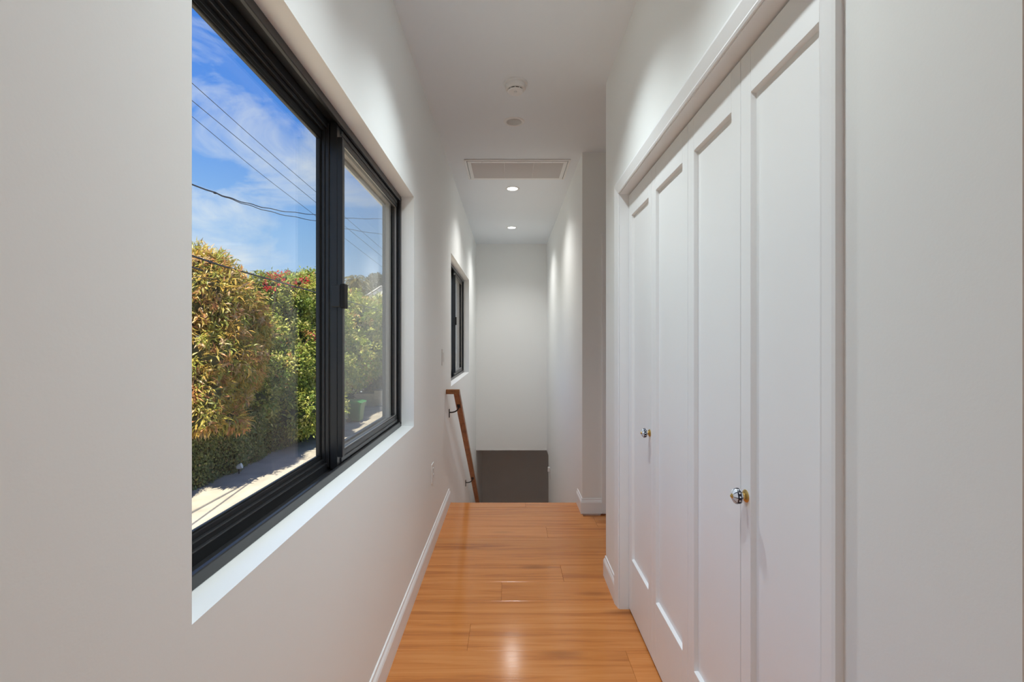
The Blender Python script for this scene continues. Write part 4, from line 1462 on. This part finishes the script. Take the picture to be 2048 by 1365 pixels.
# background trees that close the view below the skyline
for (px, py, x, r, lab) in ((668, 625, -15.5, 2.8, 'hazy tree far behind the meeting bars of the window'), (742, 640, -15.0, 2.8, 'hazy tree below the far white house'), (800, 632, -11.0, 2.6, 'hazy tree beyond the right edge of the window')):
    q = at(px, py, x)
    e_ = empty('background_tree', (q.x, q.y, GROUND), lab, 'tree', 'background trees')
    V, Fc, C = crown([(tuple(q), (r, r, r * 0.7)), ((q.x, q.y, q.z - r * 0.8), (r, r, r))], 7, 9, (0.25, 0.45), (0.14, 0.24), GR_COLS[:4], [4, 4, 4, 1], 0, 0.35, (0.05, 0.06, 0.02), core_k=0.85)
    link_mesh('foliage', mesh_np('foliage', V, Fc, C, M['leaf_green']), e_, 'stuff')
    trunk(e_, (q.x, q.y, GROUND), (q.x, q.y, q.z - 1), 0.25, 0.15)

# trees along and beyond the hedge to the left of the picture
for (x, y, z, r, lab) in ((-10.6, 6.3, 0.3, 1.5, 'bushy tree behind the hedge, left of the bronze tree'), (-11.0, 1.5, 0.6, 1.9, 'broad tree behind the hedge beside the house'), (-10.8, -4.0, 0.2, 1.7, 'rounded tree behind the hedge, behind the viewer'),
                          (-22.0, 6.0, 0.6, 3.2, 'far tree in the field left of the bronze tree'), (-24.0, 14.0, 1.0, 3.6, 'far tall tree behind the bronze tree'), (-26.0, -2.0, 0.8, 3.6, 'far tree at the left end of the field'),
                          (-21.0, 22.0, 0.6, 3.0, 'far tree behind the yellow-green tree')):
    e_ = empty('background_tree', (x, y, GROUND), lab, 'tree', 'background trees')
    V, Fc, C = crown([((x, y, z), (r, r * 1.25, r)), ((x + 0.2, y + r * 0.7, z - r * 0.7), (r * 0.9, r, r * 0.8)), ((x, y - r * 0.8, z - r * 0.8), (r * 0.8, r * 0.9, r * 0.8))], 7, 9, (0.22, 0.40), (0.12, 0.20), GR_COLS[:4], [4, 4, 4, 1], 0, 0.35, (0.05, 0.06, 0.02), core_k=0.85)
    link_mesh('foliage', mesh_np('foliage', V, Fc, C, M['leaf_green']), e_, 'stuff')
    trunk(e_, (x, y, GROUND), (x, y, z), 0.22, 0.12)

# --- overhead wires running along the lane


def wire(name, pts, r, label, group=None, twist=None):
    P = [Vector(p) for p in pts]
    # extend beyond the frame along the end tangents
    P = [P[0] + (P[0] - P[1]).normalized() * 9] + P + [P[-1] + (P[-1] - P[-2]).normalized() * 14]
    out = []
    for i in range(len(P) - 1):
        p0, p1, p2, p3 = P[max(i - 1, 0)], P[i], P[i + 1], P[min(i + 2, len(P) - 1)]
        for s in range(8):
            t_ = s / 8
            out.append(0.5 * ((2 * p1) + (p2 - p0) * t_ + (2 * p0 - 5 * p1 + 4 * p2 - p3) * t_ ** 2 + (3 * p1 - p0 - 3 * p2 + p3) * t_ ** 3))
    out.append(P[-1])
    if twist:
        out = [q + Vector((0, 0, twist * math.sin(i * 1.3))) for i, q in enumerate(out)]
    o_ = MB().tube(out, r, 6).build(name, M['cable'], None, smooth=True)
    return tag(o_, label, 'wire', group)


XW = -7.0
wire('overhead_wire', [at(383, 165, XW), at(520, 287, XW), at(637, 388, XW)], 0.007, 'topmost thin overhead wire against the blue sky', 'thin overhead wires')
wire('overhead_wire', [at(383, 200, XW), at(520, 313, XW), at(637, 409, XW)], 0.007, 'middle of the three thin overhead wires', 'thin overhead wires')
wire('overhead_wire', [at(383, 232, XW), at(520, 346, XW), at(637, 436, XW)], 0.006, 'lowest of the three thin overhead wires', 'thin overhead wires')
wire('twisted_cable', [at(383, 367, XW), at(430, 385, XW), at(490, 405, XW), at(560, 421, XW), at(637, 430, XW), at(690, 436, XW), at(773, 438, XW)], 0.012, 'upper twisted cable sagging across the sky', 'twisted cables', 0.012)
wire('twisted_cable', [at(383, 368, XW + .03), at(430, 386, XW + .03), at(490, 408, XW + .03), at(560, 428, XW + .03), at(637, 443, XW + .03), at(690, 457, XW + .03), at(773, 470, XW + .03)], 0.010, 'lower cable parting from the twisted cable', 'twisted cables', 0.012)
wire('service_cable', [at(383, 511, -8.2), at(430, 527, -8.2), at(470, 539, -8.2), at(548, 561, -8.2)], 0.026, 'thick black cable crossing the bronze tree top', 'service cables')
wire('service_cable', [at(383, 534, -8.3), at(412, 543, -8.4), at(500, 572, -9.4), at(560, 590, -10.4)], 0.024, 'lower thick black cable among the bronze leaves', 'service cables')
wire('service_cable', [at(383, 552, -8.2), at(500, 568, -8.2), at(575, 574, -8.2), at(637, 580, -8.2)], 0.010, 'thin grey cable below the thick ones over the green tree', 'service cables')
